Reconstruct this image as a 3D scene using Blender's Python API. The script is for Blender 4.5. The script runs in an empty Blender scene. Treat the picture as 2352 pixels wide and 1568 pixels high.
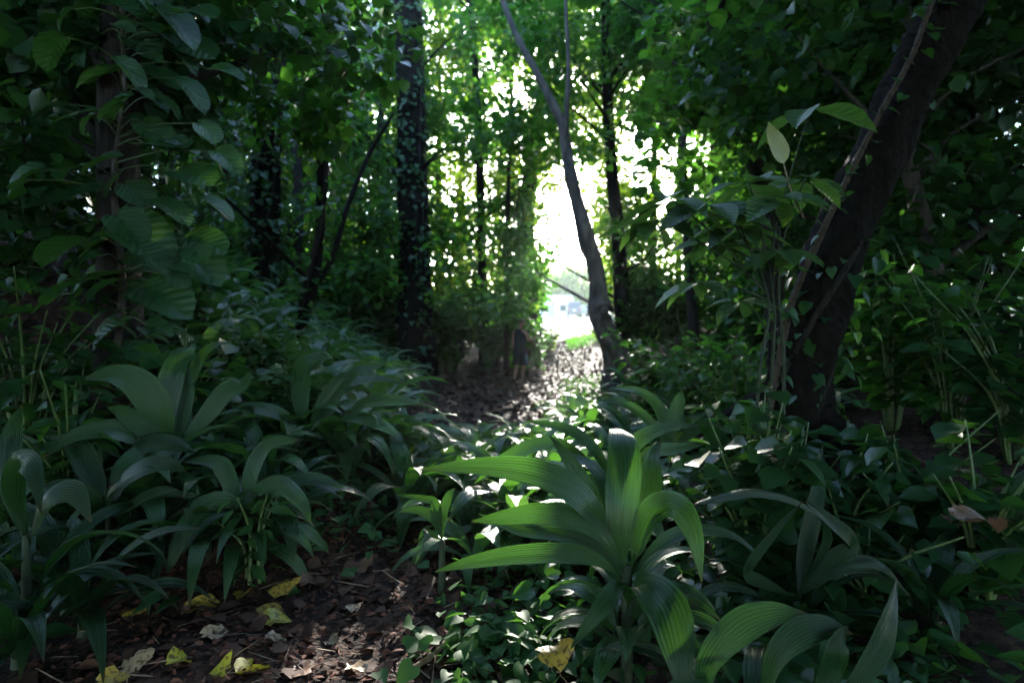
import bpy, math, random
import numpy as np
from mathutils import Vector, Matrix, Quaternion

# ------------------------------------------------------------------ camera, sky, sun, exposure
S = bpy.context.scene
COL = S.collection
rng = np.random.default_rng(11)
random.seed(5)
CAM_H, FPX, CX, HY = 1.5, 1307.0, 1176.0, 756.0     # eye height, focal length / centre / horizon measured in the photo

cd = bpy.data.cameras.new("camera")
cam = bpy.data.objects.new("camera", cd)
COL.objects.link(cam)
cam.location = (0, 0, CAM_H)
cam.rotation_euler = (math.radians(90), 0, 0)
cd.lens, cd.sensor_width = 20.0, 36.0
cd.shift_y = -28.0 / 2352.0
cd.clip_start, cd.clip_end = 0.02, 3000
cd.dof.use_dof = True
cd.dof.focus_distance = 2.45
cd.dof.aperture_fstop = 1.7
S.camera = cam

SUN_EL, SUN_AZ = math.radians(17.8), math.radians(6.6)
w = bpy.data.worlds.new("World")
S.world = w
w.use_nodes = True
nt = w.node_tree
bg = nt.nodes["Background"]
sky = nt.nodes.new("ShaderNodeTexSky")
sky.sky_type = 'NISHITA'
sky.sun_disc = False
sky.sun_elevation = SUN_EL
sky.sun_rotation = SUN_AZ
sky.air_density, sky.dust_density, sky.ozone_density = 1.0, 0.9, 2.4
nt.links.new(sky.outputs[0], bg.inputs[0])
bg.inputs[1].default_value = 0.15

sd = bpy.data.lights.new("sun", 'SUN')
sd.energy = 2.0
sd.angle = math.radians(0.6)
sd.color = (1.0, 0.94, 0.84)
sun = bpy.data.objects.new("sun", sd)
COL.objects.link(sun)
sdir = Vector((math.sin(SUN_AZ) * math.cos(SUN_EL), math.cos(SUN_AZ) * math.cos(SUN_EL), math.sin(SUN_EL)))
sun.rotation_euler = sdir.to_track_quat('Z', 'Y').to_euler()
sun.location = (3, 30, 40)

S.view_settings.view_transform = 'Standard'
S.view_settings.look = 'None'
S.view_settings.exposure = 3.85
S.view_settings.gamma = 1.0
S.render.engine = 'CYCLES'
S.cycles.use_denoising = True
S.cycles.max_bounces = 7
S.cycles.diffuse_bounces = 3
S.cycles.glossy_bounces = 2
S.cycles.transmission_bounces = 4
S.cycles.volume_bounces = 0
S.cycles.sample_clamp_indirect = 6.0
S.cycles.caustics_reflective = False
S.cycles.caustics_refractive = False


# ------------------------------------------------------------------ helpers
def P(px, py, Y):
    """point at depth Y seen at photo position (px, py)"""
    return np.array([(px - CX) / FPX * Y, Y, CAM_H + (HY - py) / FPX * Y])


def pix(p):
    return CX + p[0] / p[1] * FPX, HY - (p[2] - CAM_H) / p[1] * FPX


def smooth(x, a, b):
    t = np.clip((np.asarray(x, float) - a) / (b - a), 0, 1)
    return t * t * (3 - 2 * t)


def terrain(X, Y):
    X = np.asarray(X, float)
    Y = np.asarray(Y, float)
    z = 0.05 * np.clip(Y - 14, 0, 66) * smooth(Y, 14, 22)
    far = 1 - smooth(Y, 26, 36)
    L = np.clip(-X - 0.6 - 0.12 * Y, 0, None)
    z = z + np.minimum(2.8, 0.62 * L) * smooth(Y, 3.5, 8) * far
    z = z + 0.42 * smooth(-X, 0.8, 1.6) * smooth(Y, 3.0, 4.1) * (1 - smooth(Y, 5, 9))
    R = np.clip(X - 1.6 - 0.02 * Y, 0, None)
    z = z + np.minimum(1.6, 0.26 * R) * smooth(Y, 2, 6) * far
    z = z + (0.035 * np.sin(X * 2.3 + 1.1) * np.cos(Y * 1.7) + 0.02 * np.sin(X * 5.1 + Y * 3.3)) * (1 - smooth(Y, 30, 40))
    return z


def tz(x, y):
    return float(terrain(x, y))


def mesh_data(name, verts, faces, mat, smooth_shade=True, uv=None):
    me = bpy.data.meshes.new(name)
    verts = np.asarray(verts, np.float32)
    faces = [f for f in faces] if not isinstance(faces, np.ndarray) else faces
    if isinstance(faces, np.ndarray):
        k = faces.shape[1]
        n = len(faces)
        me.vertices.add(len(verts))
        me.vertices.foreach_set("co", verts.ravel())
        me.loops.add(n * k)
        me.loops.foreach_set("vertex_index", faces.astype(np.int32).ravel())
        me.polygons.add(n)
        me.polygons.foreach_set("loop_start", np.arange(0, n * k, k, dtype=np.int32))
        me.update(calc_edges=True)
    else:
        me.from_pydata(verts.tolist(), [], [list(map(int, f)) for f in faces])
    if smooth_shade:
        me.polygons.foreach_set("use_smooth", np.ones(len(me.polygons), dtype=bool))
    if uv is not None:
        ul = me.uv_layers.new(name="UVMap")
        idx = np.zeros(len(me.loops), np.int32)
        me.loops.foreach_get("vertex_index", idx)
        ul.data.foreach_set("uv", np.asarray(uv, np.float32)[idx].ravel())
    me.materials.append(mat)
    me.update()
    return me


def obj(name, verts, faces, mat, parent=None, loc=(0, 0, 0), smooth_shade=True, uv=None):
    """one mesh object; verts in world space, stored relative to loc (or to the parent's origin)"""
    o0 = np.array(parent.location) if parent is not None else np.array(loc, float)
    if parent is not None and parent.parent is not None:
        o0 = o0 + np.array(parent.parent.location)
    me = mesh_data(name, np.asarray(verts, float) - o0, faces, mat, smooth_shade, uv)
    o = bpy.data.objects.new(name, me)
    COL.objects.link(o)
    if parent is not None:
        o.parent = parent
    else:
        o.location = loc
    return o


def tag(o, label=None, cat=None, group=None, kind=None):
    if label:
        o["label"] = label
    if cat:
        o["category"] = cat
    if group:
        o["group"] = group
    if kind:
        o["kind"] = kind
    return o


def thing(name, label, cat, loc, group=None):
    o = bpy.data.objects.new(name, None)
    o.empty_display_size = 0.1
    COL.objects.link(o)
    o.location = tuple(float(v) for v in loc)
    return tag(o, label, cat, group)


class MB:
    def __init__(s):
        s.v, s.f, s.n = [], [], 0

    def add(s, v, f):
        v = np.asarray(v, float)
        s.v.append(v)
        s.f.extend([[i + s.n for i in q] for q in f])
        s.n += len(v)

    def verts(s):
        return np.concatenate(s.v)

    def build(s, name, mat, parent=None, loc=(0, 0, 0), smooth_shade=True):
        return obj(name, s.verts(), s.f, mat, parent, loc, smooth_shade)


def spline(pts, n):
    """Catmull-Rom through pts"""
    p = np.asarray(pts, float)
    if len(p) == 2:
        t = np.linspace(0, 1, n)[:, None]
        return p[0] * (1 - t) + p[1] * t
    q = np.vstack([2 * p[0] - p[1], p, 2 * p[-1] - p[-2]])
    m = len(p) - 1
    out = []
    for u in np.linspace(0, m, n):
        i = min(int(u), m - 1)
        t = u - i
        a, b, c, d = q[i], q[i + 1], q[i + 2], q[i + 3]
        out.append(0.5 * ((2 * b) + (-a + c) * t + (2 * a - 5 * b + 4 * c - d) * t * t + (-a + 3 * b - 3 * c + d) * t ** 3))
    return np.array(out)


def unit(v):
    v = np.asarray(v, float)
    return v / (np.linalg.norm(v, axis=-1, keepdims=True) + 1e-9)


def tube(pts, radii, seg=8, n=None, rough=0.0, seed=0, lobes=0.0, cap=True):
    p = spline(pts, n) if n else np.asarray(pts, float)
    m = len(p)
    r = np.interp(np.linspace(0, 1, m), np.linspace(0, 1, len(radii)), radii)
    tan = unit(np.gradient(p, axis=0))
    ref = np.array([0.0, 1.0, 0.02]) if abs(tan[0][2]) > 0.7 else np.array([0.0, 0.0, 1.0])
    rg = np.random.default_rng(seed)
    ph = rg.uniform(0, 6.28, 4)
    V = []
    for i in range(m):
        a = unit(np.cross(tan[i], ref))
        ref2 = unit(np.cross(a, tan[i]))
        ref = ref2
        th = np.linspace(0, 2 * np.pi, seg, endpoint=False)
        k = 1 + lobes * (np.sin(3 * th + ph[0] + i * 0.12) * 0.6 + np.sin(5 * th + ph[1] - i * 0.2) * 0.4) + rough * rg.normal(0, 1, seg)
        V.append(p[i] + (np.cos(th) * r[i] * k)[:, None] * a + (np.sin(th) * r[i] * k)[:, None] * ref2)
    V = np.concatenate(V)
    F = []
    for i in range(m - 1):
        for j in range(seg):
            a, b = i * seg + j, i * seg + (j + 1) % seg
            F.append([a, b, b + seg, a + seg])
    if cap:
        F.append(list(range(seg))[::-1])
        F.append([(m - 1) * seg + j for j in range(seg)])
    return V, F


def box(cx, cy, cz, sx, sy, sz, taper=0.0):
    x, y, z = sx / 2, sy / 2, sz / 2
    k = 1 - taper
    v = [(-x, -y, -z), (x, -y, -z), (x, y, -z), (-x, y, -z), (-x * k, -y * k, z), (x * k, -y * k, z), (x * k, y * k, z), (-x * k, y * k, z)]
    f = [[3, 2, 1, 0], [4, 5, 6, 7], [0, 1, 5, 4], [1, 2, 6, 5], [2, 3, 7, 6], [3, 0, 4, 7]]
    return np.array(v) + np.array([cx, cy, cz]), f


def scatter(tv, tf, pos, side, dirv, nrm, scale):
    """many copies of one small leaf template (tv, quads tf) as one vertex/face array"""
    N, k = len(pos), len(tv)
    sc = np.asarray(scale, float)
    if sc.ndim == 1:
        sc = np.stack([sc, sc, sc], 1)
    V = (pos[:, None, :] + tv[None, :, 0:1] * sc[:, None, 0:1] * side[:, None, :]
         + tv[None, :, 1:2] * sc[:, None, 1:2] * dirv[:, None, :] + tv[None, :, 2:3] * sc[:, None, 2:3] * nrm[:, None, :])
    F = (np.asarray(tf)[None] + (np.arange(N) * k)[:, None, None])
    return V.reshape(-1, 3), F.reshape(-1, np.asarray(tf).shape[1])


def frames(dirv, nhint):
    d = unit(dirv)
    s = unit(np.cross(d, nhint))
    return s, d, np.cross(s, d)


# leaf templates: y along the leaf 0..1, x across, z out of the leaf
def leaf_template(width=0.5, fold=0.12, droop=0.12, kind='oval'):
    ts = [0.0, 0.28, 0.62, 1.0] if kind != 'heart' else [-0.08, 0.12, 0.45, 1.0]
    hw = {'oval': [0.03, 0.45, 0.4, 0.01], 'heart': [0.3, 0.56, 0.46, 0.01], 'lance': [0.03, 0.4, 0.36, 0.01]}[kind]
    v = []
    for t, h in zip(ts, hw):
        z = -droop * t * t
        v += [(-h * width * 2, t, z - 0 + fold * h), (0, t if kind != 'heart' or t >= 0 else 0.05, z), (h * width * 2, t, z + fold * h)]
    f = []
    for i in range(len(ts) - 1):
        for j in range(2):
            a = i * 3 + j
            f.append([a, a + 1, a + 4, a + 3])
    return np.array(v, float), np.array(f)


OVAL = leaf_template(0.5, 0.25, 0.15)
LANCE = leaf_template(0.3, 0.2, 0.2, 'lance')
def heart_template():
    ts = [-0.1, 0.0, 0.16, 0.36, 0.6, 0.82, 1.0]
    hw = [0.2, 0.36, 0.45, 0.43, 0.3, 0.13, 0.004]
    v = []
    for t, h in zip(ts, hw):
        z = -0.22 * t * t
        v += [(-h, t, z + 0.2 * h), (-h * 0.5, max(t, 0) if t < 0 else t, z + 0.07 * h), (0, max(t, 0.02), z), (h * 0.5, max(t, 0) if t < 0 else t, z + 0.07 * h), (h, t, z + 0.2 * h)]
    f = [[i * 5 + j, i * 5 + j + 1, i * 5 + j + 6, i * 5 + j + 5] for i in range(6) for j in range(4)]
    return np.array(v, float), np.array(f)


HEART = heart_template()


# ------------------------------------------------------------------ materials
def nodes(name):
    m = bpy.data.materials.new(name)
    m.use_nodes = True
    n = m.node_tree
    return m, n, n.nodes["Principled BSDF"], n.nodes["Material Output"]


def leaf_mat(name, dark, light, trans_col, trans=0.35, rough=0.35, pleats=0, spec=0.5, blotch=0.5, spots=None):
    m, n, b, out = nodes(name)
    L = n.links
    geo = n.nodes.new("ShaderNodeNewGeometry")
    ramp = n.nodes.new("ShaderNodeValToRGB")
    ramp.color_ramp.elements[0].color = (*dark, 1)
    ramp.color_ramp.elements[1].color = (*light, 1)
    tc = n.nodes.new("ShaderNodeTexCoord")
    no = n.nodes.new("ShaderNodeTexNoise")
    no.inputs["Scale"].default_value = 9.0
    no.inputs["Detail"].default_value = 3.0
    L.new(tc.outputs["Object"], no.inputs["Vector"])
    mx = n.nodes.new("ShaderNodeMix")
    mx.data_type = 'FLOAT'
    mx.inputs[0].default_value = blotch
    L.new(geo.outputs["Random Per Island"], mx.inputs[2])
    L.new(no.outputs["Fac"], mx.inputs[3])
    L.new(mx.outputs[0], ramp.inputs[0])
    L.new(ramp.outputs[0], b.inputs["Base Color"])
    b.inputs["Roughness"].default_value = rough
    b.inputs["Specular IOR Level"].default_value = spec
    tr = n.nodes.new("ShaderNodeBsdfTranslucent")
    hue = n.nodes.new("ShaderNodeMix")
    hue.data_type = 'RGBA'
    hue.inputs[0].default_value = 0.65
    L.new(ramp.outputs[0], hue.inputs[6])
    hue.inputs[7].default_value = (*trans_col, 1)
    L.new(hue.outputs[2], tr.inputs[0])
    ms = n.nodes.new("ShaderNodeMixShader")
    ms.inputs[0].default_value = trans
    L.new(b.outputs[0], ms.inputs[1])
    L.new(tr.outputs[0], ms.inputs[2])
    L.new(ms.outputs[0], out.inputs[0])
    if spots:
        n4 = n.nodes.new("ShaderNodeTexNoise")
        n4.inputs["Scale"].default_value = 55.0
        n4.inputs["Detail"].default_value = 4.0
        L.new(tc.outputs["Object"], n4.inputs["Vector"])
        r4 = n.nodes.new("ShaderNodeValToRGB")
        r4.color_ramp.elements[0].position, r4.color_ramp.elements[1].position = 0.5, 0.62
        L.new(n4.outputs["Fac"], r4.inputs[0])
        m4 = n.nodes.new("ShaderNodeMix")
        m4.data_type = 'RGBA'
        L.new(r4.outputs[0], m4.inputs[0])
        L.new(ramp.outputs[0], m4.inputs[6])
        m4.inputs[7].default_value = (*spots, 1)
        L.new(m4.outputs[2], b.inputs["Base Color"])
    if pleats:
        uvn = n.nodes.new("ShaderNodeUVMap")
        sep = n.nodes.new("ShaderNodeSeparateXYZ")
        L.new(uvn.outputs[0], sep.inputs[0])
        ty = n.nodes.new("ShaderNodeMath")
        ty.operation = 'MULTIPLY_ADD'
        ty.inputs[1].default_value = 0.22
        L.new(no.outputs["Fac"], ty.inputs[0])
        L.new(sep.outputs[1], ty.inputs[2])
        tm_ = n.nodes.new("ShaderNodeMapRange")
        tm_.inputs[1].default_value, tm_.inputs[2].default_value = 1.055, 1.1
        L.new(ty.outputs[0], tm_.inputs[0])
        tx = n.nodes.new("ShaderNodeMix")
        tx.data_type = 'RGBA'
        L.new(tm_.outputs[0], tx.inputs[0])
        L.new(ramp.outputs[0], tx.inputs[6])
        tx.inputs[7].default_value = (0.11, 0.06, 0.025, 1)
        L.new(tx.outputs[2], b.inputs["Base Color"])
        mu = n.nodes.new("ShaderNodeMath")
        mu.operation = 'MULTIPLY'
        mu.inputs[1].default_value = pleats * 2 * math.pi
        L.new(sep.outputs[0], mu.inputs[0])
        si = n.nodes.new("ShaderNodeMath")
        si.operation = 'SINE'
        L.new(mu.outputs[0], si.inputs[0])
        mu3 = n.nodes.new("ShaderNodeMath")
        mu3.operation = 'MULTIPLY'
        mu3.inputs[1].default_value = 5.3
        L.new(mu.outputs[0], mu3.inputs[0])
        si2 = n.nodes.new("ShaderNodeMath")
        si2.operation = 'SINE'
        L.new(mu3.outputs[0], si2.inputs[0])
        ad = n.nodes.new("ShaderNodeMath")
        ad.operation = 'MULTIPLY_ADD'
        ad.inputs[1].default_value = 0.25
        L.new(si2.outputs[0], ad.inputs[0])
        L.new(si.outputs[0], ad.inputs[2])
        bu = n.nodes.new("ShaderNodeBump")
        bu.inputs["Strength"].default_value = 0.9
        bu.inputs["Distance"].default_value = 0.0022
        L.new(ad.outputs[0], bu.inputs["Height"])
        L.new(bu.outputs[0], b.inputs["Normal"])
        L.new(bu.outputs[0], tr.inputs["Normal"])
    return m


def plain_mat(name, col, rough=0.5, metal=0.0, noise=None, scale=8.0, bump=0.0, stretch=None, detail=6.0, bump_dist=0.02, spec=0.5):
    m, n, b, out = nodes(name)
    b.inputs["Base Color"].default_value = (*col, 1)
    b.inputs["Roughness"].default_value = rough
    b.inputs["Metallic"].default_value = metal
    b.inputs["Specular IOR Level"].default_value = spec
    if noise is not None:
        tc = n.nodes.new("ShaderNodeTexCoord")
        mp = n.nodes.new("ShaderNodeMapping")
        if stretch:
            mp.inputs["Scale"].default_value = stretch
        no = n.nodes.new("ShaderNodeTexNoise")
        no.inputs["Scale"].default_value = scale
        no.inputs["Detail"].default_value = detail
        no.inputs["Roughness"].default_value = 0.65
        n.links.new(tc.outputs["Object"], mp.inputs[0])
        n.links.new(mp.outputs[0], no.inputs["Vector"])
        ra = n.nodes.new("ShaderNodeValToRGB")
        ra.color_ramp.elements[0].position = 0.32
        ra.color_ramp.elements[1].position = 0.7
        ra.color_ramp.elements[0].color = (*col, 1)
        ra.color_ramp.elements[1].color = (*noise, 1)
        n.links.new(no.outputs["Fac"], ra.inputs[0])
        n.links.new(ra.outputs[0], b.inputs["Base Color"])
        if bump:
            bu = n.nodes.new("ShaderNodeBump")
            bu.inputs["Strength"].default_value = bump
            bu.inputs["Distance"].default_value = bump_dist
            n.links.new(no.outputs["Fac"], bu.inputs["Height"])
            n.links.new(bu.outputs[0], b.inputs["Normal"])
    return m


M = {}
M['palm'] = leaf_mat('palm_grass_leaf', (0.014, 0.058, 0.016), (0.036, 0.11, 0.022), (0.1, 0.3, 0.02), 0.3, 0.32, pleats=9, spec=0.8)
M['palm_shade'] = leaf_mat('palm_grass_leaf_shaded', (0.007, 0.03, 0.011), (0.018, 0.06, 0.016), (0.06, 0.2, 0.015), 0.22, 0.3, pleats=9)  # darker copy of the palm leaf: shade at the edges put into its colour
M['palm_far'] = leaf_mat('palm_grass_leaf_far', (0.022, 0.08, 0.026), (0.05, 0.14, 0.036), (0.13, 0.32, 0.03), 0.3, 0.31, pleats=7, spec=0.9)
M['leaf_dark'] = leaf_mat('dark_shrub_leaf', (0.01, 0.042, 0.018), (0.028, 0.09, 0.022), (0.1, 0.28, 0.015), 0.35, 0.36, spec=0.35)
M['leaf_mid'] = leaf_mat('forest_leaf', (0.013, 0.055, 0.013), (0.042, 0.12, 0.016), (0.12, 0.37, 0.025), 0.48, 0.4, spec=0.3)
M['leaf_sun'] = leaf_mat('sunny_leaf', (0.028, 0.085, 0.012), (0.085, 0.16, 0.015), (0.28, 0.48, 0.015), 0.55, 0.42, spec=0.3)  # paler, yellower copy of the forest leaf: sunlight put into the colour
M['pothos'] = leaf_mat('climber_leaf', (0.013, 0.06, 0.026), (0.03, 0.1, 0.03), (0.12, 0.32, 0.02), 0.3, 0.28, spec=0.5, pleats=7)
M['cover'] = leaf_mat('ground_cover_leaf', (0.016, 0.055, 0.022), (0.05, 0.13, 0.03), (0.12, 0.3, 0.03), 0.25, 0.6, spec=0.15)
M['umbrella'] = leaf_mat('umbrella_leaf', (0.022, 0.07, 0.026), (0.05, 0.12, 0.032), (0.15, 0.32, 0.03), 0.36, 0.33, pleats=9)
M['yellow_leaf'] = leaf_mat('fallen_yellow_leaf', (0.34, 0.22, 0.03), (0.5, 0.34, 0.05), (0.5, 0.3, 0.04), 0.15, 0.45, blotch=0.8, spots=(0.09, 0.05, 0.02))
M['lime_leaf'] = leaf_mat('fallen_lime_leaf', (0.3, 0.3, 0.02), (0.45, 0.4, 0.03), (0.5, 0.4, 0.03), 0.15, 0.45, blotch=0.8, spots=(0.09, 0.05, 0.02))
M['tan_leaf'] = leaf_mat('fallen_tan_leaf', (0.28, 0.18, 0.09), (0.45, 0.33, 0.2), (0.4, 0.25, 0.1), 0.1, 0.5, blotch=0.8, spots=(0.09, 0.05, 0.02))
M['brown_leaf'] = leaf_mat('fallen_brown_leaf', (0.10, 0.05, 0.03), (0.22, 0.12, 0.07), (0.2, 0.1, 0.05), 0.1, 0.5, blotch=0.8)
M['litter'] = leaf_mat('leaf_litter', (0.022, 0.011, 0.008), (0.2, 0.08, 0.05), (0.12, 0.06, 0.04), 0.05, 0.75, blotch=0.15, spec=0.12)
M['bark'] = plain_mat('bark_dark', (0.01, 0.009, 0.008), 0.9, 0, (0.05, 0.04, 0.033), 9, 1.0, (1.6, 1.6, 0.35), bump_dist=0.06, spec=0.2)
M['bark_black'] = plain_mat('bark_black', (0.003, 0.0027, 0.0025), 0.95, 0, (0.017, 0.012, 0.008), 14, 1.0, (1.5, 1.5, 0.5), bump_dist=0.05, spec=0.15)
M['bark_grey'] = plain_mat('bark_grey', (0.022, 0.018, 0.015), 0.9, 0, (0.13, 0.105, 0.085), 5, 0.8, (1.5, 1.5, 0.5), bump_dist=0.03)
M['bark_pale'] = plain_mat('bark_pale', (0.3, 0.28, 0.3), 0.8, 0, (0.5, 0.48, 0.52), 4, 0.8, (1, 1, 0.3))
M['stem'] = plain_mat('green_stem', (0.05, 0.1, 0.025), 0.5, 0, (0.1, 0.14, 0.04), 20)
M['liana'] = plain_mat('liana_bark', (0.014, 0.009, 0.006), 0.9, 0, (0.085, 0.055, 0.03), 45, 1.0, bump_dist=0.012)
M['dim_stem'] = plain_mat('dim_stem', (0.012, 0.022, 0.008), 0.8, 0, (0.035, 0.05, 0.02), 25)
M['twig'] = plain_mat('twig_bark', (0.12, 0.08, 0.05), 0.8, 0, (0.3, 0.21, 0.13), 30, 0.6, bump_dist=0.004)


def ground_mat():
    m, n, b, out = nodes('forest_soil')
    L = n.links
    tc = n.nodes.new("ShaderNodeTexCoord")
    n1 = n.nodes.new("ShaderNodeTexNoise")
    n1.inputs["Scale"].default_value = 1.3
    n1.inputs["Detail"].default_value = 8
    n1.inputs["Roughness"].default_value = 0.75
    n2 = n.nodes.new("ShaderNodeTexVoronoi")
    n2.inputs["Scale"].default_value = 22
    n2.inputs["Randomness"].default_value = 1
    n3 = n.nodes.new("ShaderNodeTexNoise")
    n3.inputs["Scale"].default_value = 45
    n3.inputs["Detail"].default_value = 6
    for q in (n1, n2, n3):
        L.new(tc.outputs["Object"], q.inputs["Vector"])
    mx = n.nodes.new("ShaderNodeMix")
    mx.data_type = 'RGBA'
    mx.inputs[0].default_value = 0.5
    L.new(n1.outputs["Color"], mx.inputs[6])
    L.new(n2.outputs["Color"], mx.inputs[7])
    bw = n.nodes.new("ShaderNodeRGBToBW")
    L.new(mx.outputs[2], bw.inputs[0])
    ra = n.nodes.new("ShaderNodeValToRGB")
    e = ra.color_ramp.elements
    e[0].position, e[0].color = 0.3, (0.008, 0.005, 0.004, 1)
    e[1].position, e[1].color = 0.68, (0.075, 0.04, 0.027, 1)
    e2 = e.new(0.5)
    e2.color = (0.03, 0.017, 0.012, 1)
    L.new(bw.outputs[0], ra.inputs[0])
    # pale gravelly turf beyond the wood's edge
    sp = n.nodes.new("ShaderNodeSeparateXYZ")
    L.new(tc.outputs["Object"], sp.inputs[0])
    mr = n.nodes.new("ShaderNodeMapRange")
    mr.inputs[1].default_value, mr.inputs[2].default_value = 29, 33
    L.new(sp.outputs[1], mr.inputs[0])
    g = n.nodes.new("ShaderNodeMix")
    g.data_type = 'RGBA'
    L.new(mr.outputs[0], g.inputs[0])
    L.new(ra.outputs[0], g.inputs[6])
    g.inputs[7].default_value = (0.24, 0.25, 0.16, 1)
    L.new(g.outputs[2], b.inputs["Base Color"])
    b.inputs["Roughness"].default_value = 0.85
    b.inputs["Specular IOR Level"].default_value = 0.15
    bu = n.nodes.new("ShaderNodeBump")
    bu.inputs["Strength"].default_value = 0.8
    bu.inputs["Distance"].default_value = 0.03
    L.new(n3.outputs["Fac"], bu.inputs["Height"])
    L.new(bu.outputs[0], b.inputs["Normal"])
    return m


M['soil'] = ground_mat()

# ------------------------------------------------------------------ ground, road, far hill
def grid_sheet(name, xs, ys, mat, dz=0.0, keep=None):
    X, Y = np.meshgrid(xs, ys)
    Z = terrain(X, Y) + dz
    V = np.stack([X.ravel(), Y.ravel(), Z.ravel()], 1)
    nx, ny = len(xs), len(ys)
    i, j = np.meshgrid(np.arange(nx - 1), np.arange(ny - 1))
    a = (j * nx + i).ravel()
    F = np.stack([a, a + 1, a + 1 + nx, a + nx], 1)
    return obj(name, V, F, mat)


xs = np.concatenate([np.linspace(-300, -30, 12), np.linspace(-28, -8, 24), np.linspace(-7.6, 7.6, 90), np.linspace(8, 28, 24), np.linspace(30, 300, 12)])
ys = np.concatenate([np.linspace(-40, -3, 14), np.linspace(-2.5, 16, 120), np.linspace(16.5, 40, 50), np.linspace(42, 90, 24), np.linspace(100, 600, 14)])
tag(grid_sheet('ground', xs, ys, M['soil']), kind='structure')
M['road'] = plain_mat('pale_gravel', (0.3, 0.29, 0.28), 0.8, 0, (0.42, 0.41, 0.4), 6, 0.3)
tag(grid_sheet('road', np.linspace(-60, 80, 40), np.linspace(46, 72, 14), M['road'], 0.006), kind='structure')


def hill():
    xs = np.linspace(-260, 300, 60)
    ys = np.linspace(170, 420, 16)
    X, Y = np.meshgrid(xs, ys)
    Z = 3.0 + 26 * smooth(Y, 170, 330) * (0.6 + 0.3 * np.sin(X * 0.02 + 1) + 0.1 * np.sin(X * 0.07))
    V = np.stack([X.ravel(), Y.ravel(), Z.ravel()], 1)
    nx = len(xs)
    i, j = np.meshgrid(np.arange(nx - 1), np.arange(len(ys) - 1))
    a = (j * nx + i).ravel()
    tag(obj('hill', V, np.stack([a, a + 1, a + 1 + nx, a + nx], 1), plain_mat('hill_green', (0.05, 0.09, 0.04), 0.9, 0, (0.09, 0.14, 0.06), 0.2)), kind='structure')


hill()

# ------------------------------------------------------------------ trees
GROUP_TREES = "trees of the forest along the path"


def clump_leaves(centers, radii, per, size, flat=0.75, tmpl=OVAL, seed=0, spread=0.55):
    rg = np.random.default_rng(seed)
    C = np.repeat(np.asarray(centers, float), per, axis=0)
    R = np.repeat(np.asarray(radii, float), per)
    N = len(C)
    d = unit(rg.normal(0, 1, (N, 3)))
    rad = rg.uniform(0.25, 1.0, N) ** 0.6
    off = d * (rad * R)[:, None]
    off[:, 2] *= flat
    pos = C + off
    out = d.copy()
    dirv = unit(out * [1, 1, 0.3] + rg.normal(0, 0.55, (N, 3)) + [0, 0, -0.35])
    nh = unit(np.stack([rg.normal(0, 0.45, N), rg.normal(0, 0.45, N), np.ones(N)], 1))
    s, dd, nn = frames(dirv, nh)
    sc = size * rg.uniform(1 - spread, 1 + spread, N)
    return scatter(tmpl[0], tmpl[1], pos, s, dd, nn, sc)


def cat(parts):
    V, F, n = [], [], 0
    for v, f in parts:
        V.append(v)
        F.append(np.asarray(f) + n)
        n += len(v)
    return np.concatenate(V), np.concatenate(F)


class Tree:
    """trunk line in world space; clumps are given to it and become its crown"""
    def __init__(s, label, line, radii, bark='bark', leaf='leaf_mid', size=0.15, per=110, name='forest_tree', limbs=22, lobes=0.1, seg=12, extra=None, tmpl=OVAL, sink=0.3):
        line = [np.asarray(p, float) for p in line]
        s.label, s.line, s.radii = label, line, radii
        s.bark, s.leaf, s.size, s.per, s.name, s.lobes, s.seg, s.tmpl = bark, leaf, size, per, name, lobes, seg, tmpl
        s.clumps, s.extra, s.limbs = [], extra or [], limbs
        b = line[0]
        s.base = np.array([b[0], b[1], tz(b[0], b[1])])
        s.line[0] = np.array([b[0], b[1], min(b[2], s.base[2]) - sink])
        s.hi_clumps = []

    def build(s, seed):
        root = thing(s.name, s.label, 'tree', s.base, GROUP_TREES)
        mb = MB()
        L = spline(s.line, 40)
        mb.add(*tube(spline(s.line, 40 if s.seg < 20 else 220), s.radii, s.seg if s.seg < 20 else 44, None, 0.025 if s.seg < 20 else 0.03, seed, s.lobes))
        for pts, rr in s.extra:
            mb.add(*tube(pts, rr, 7, 14, 0.04, seed + 1))
        rg = np.random.default_rng(seed)
        allc = s.clumps + s.hi_clumps
        if allc:
            cs = np.array([c[0] for c in allc])
            pick = rg.permutation(len(cs))[:min(len(cs), s.limbs)]
            for k in pick:
                c = cs[k]
                zc = np.clip(c[2] - 0.5 * np.linalg.norm(c[:2] - s.line[-1][:2]) - 0.3, L[6][2], L[-1][2])
                i = int(np.argmin(np.abs(L[:, 2] - zc)))
                a = L[i]
                mid = (a + c) / 2 + rg.normal(0, 0.15, 3) + [0, 0, 0.1]
                r = np.interp(i / 39, np.linspace(0, 1, len(s.radii)), s.radii)
                r0 = min(0.055, r * 0.5)
                mb.add(*tube([a, mid, c], [r0, r0 * 0.6, 0.008], 5, 7, 0, seed))
        mb.build('trunk', M[s.bark], root)
        parts = []
        if s.clumps:
            parts.append(clump_leaves([c[0] for c in s.clumps], [c[1] for c in s.clumps], s.per, s.size, seed=seed, tmpl=s.tmpl))
        if s.hi_clumps:
            parts.append(clump_leaves([c[0] for c in s.hi_clumps], [c[1] for c in s.hi_clumps], 80, 0.3, seed=seed + 9))
        if parts:
            v, f = cat(parts)
            obj('crown', v, f, M[s.leaf], root)
        return root


T = []
def G(x, y):
    return np.array([x, y, tz(x, y)])


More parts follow.
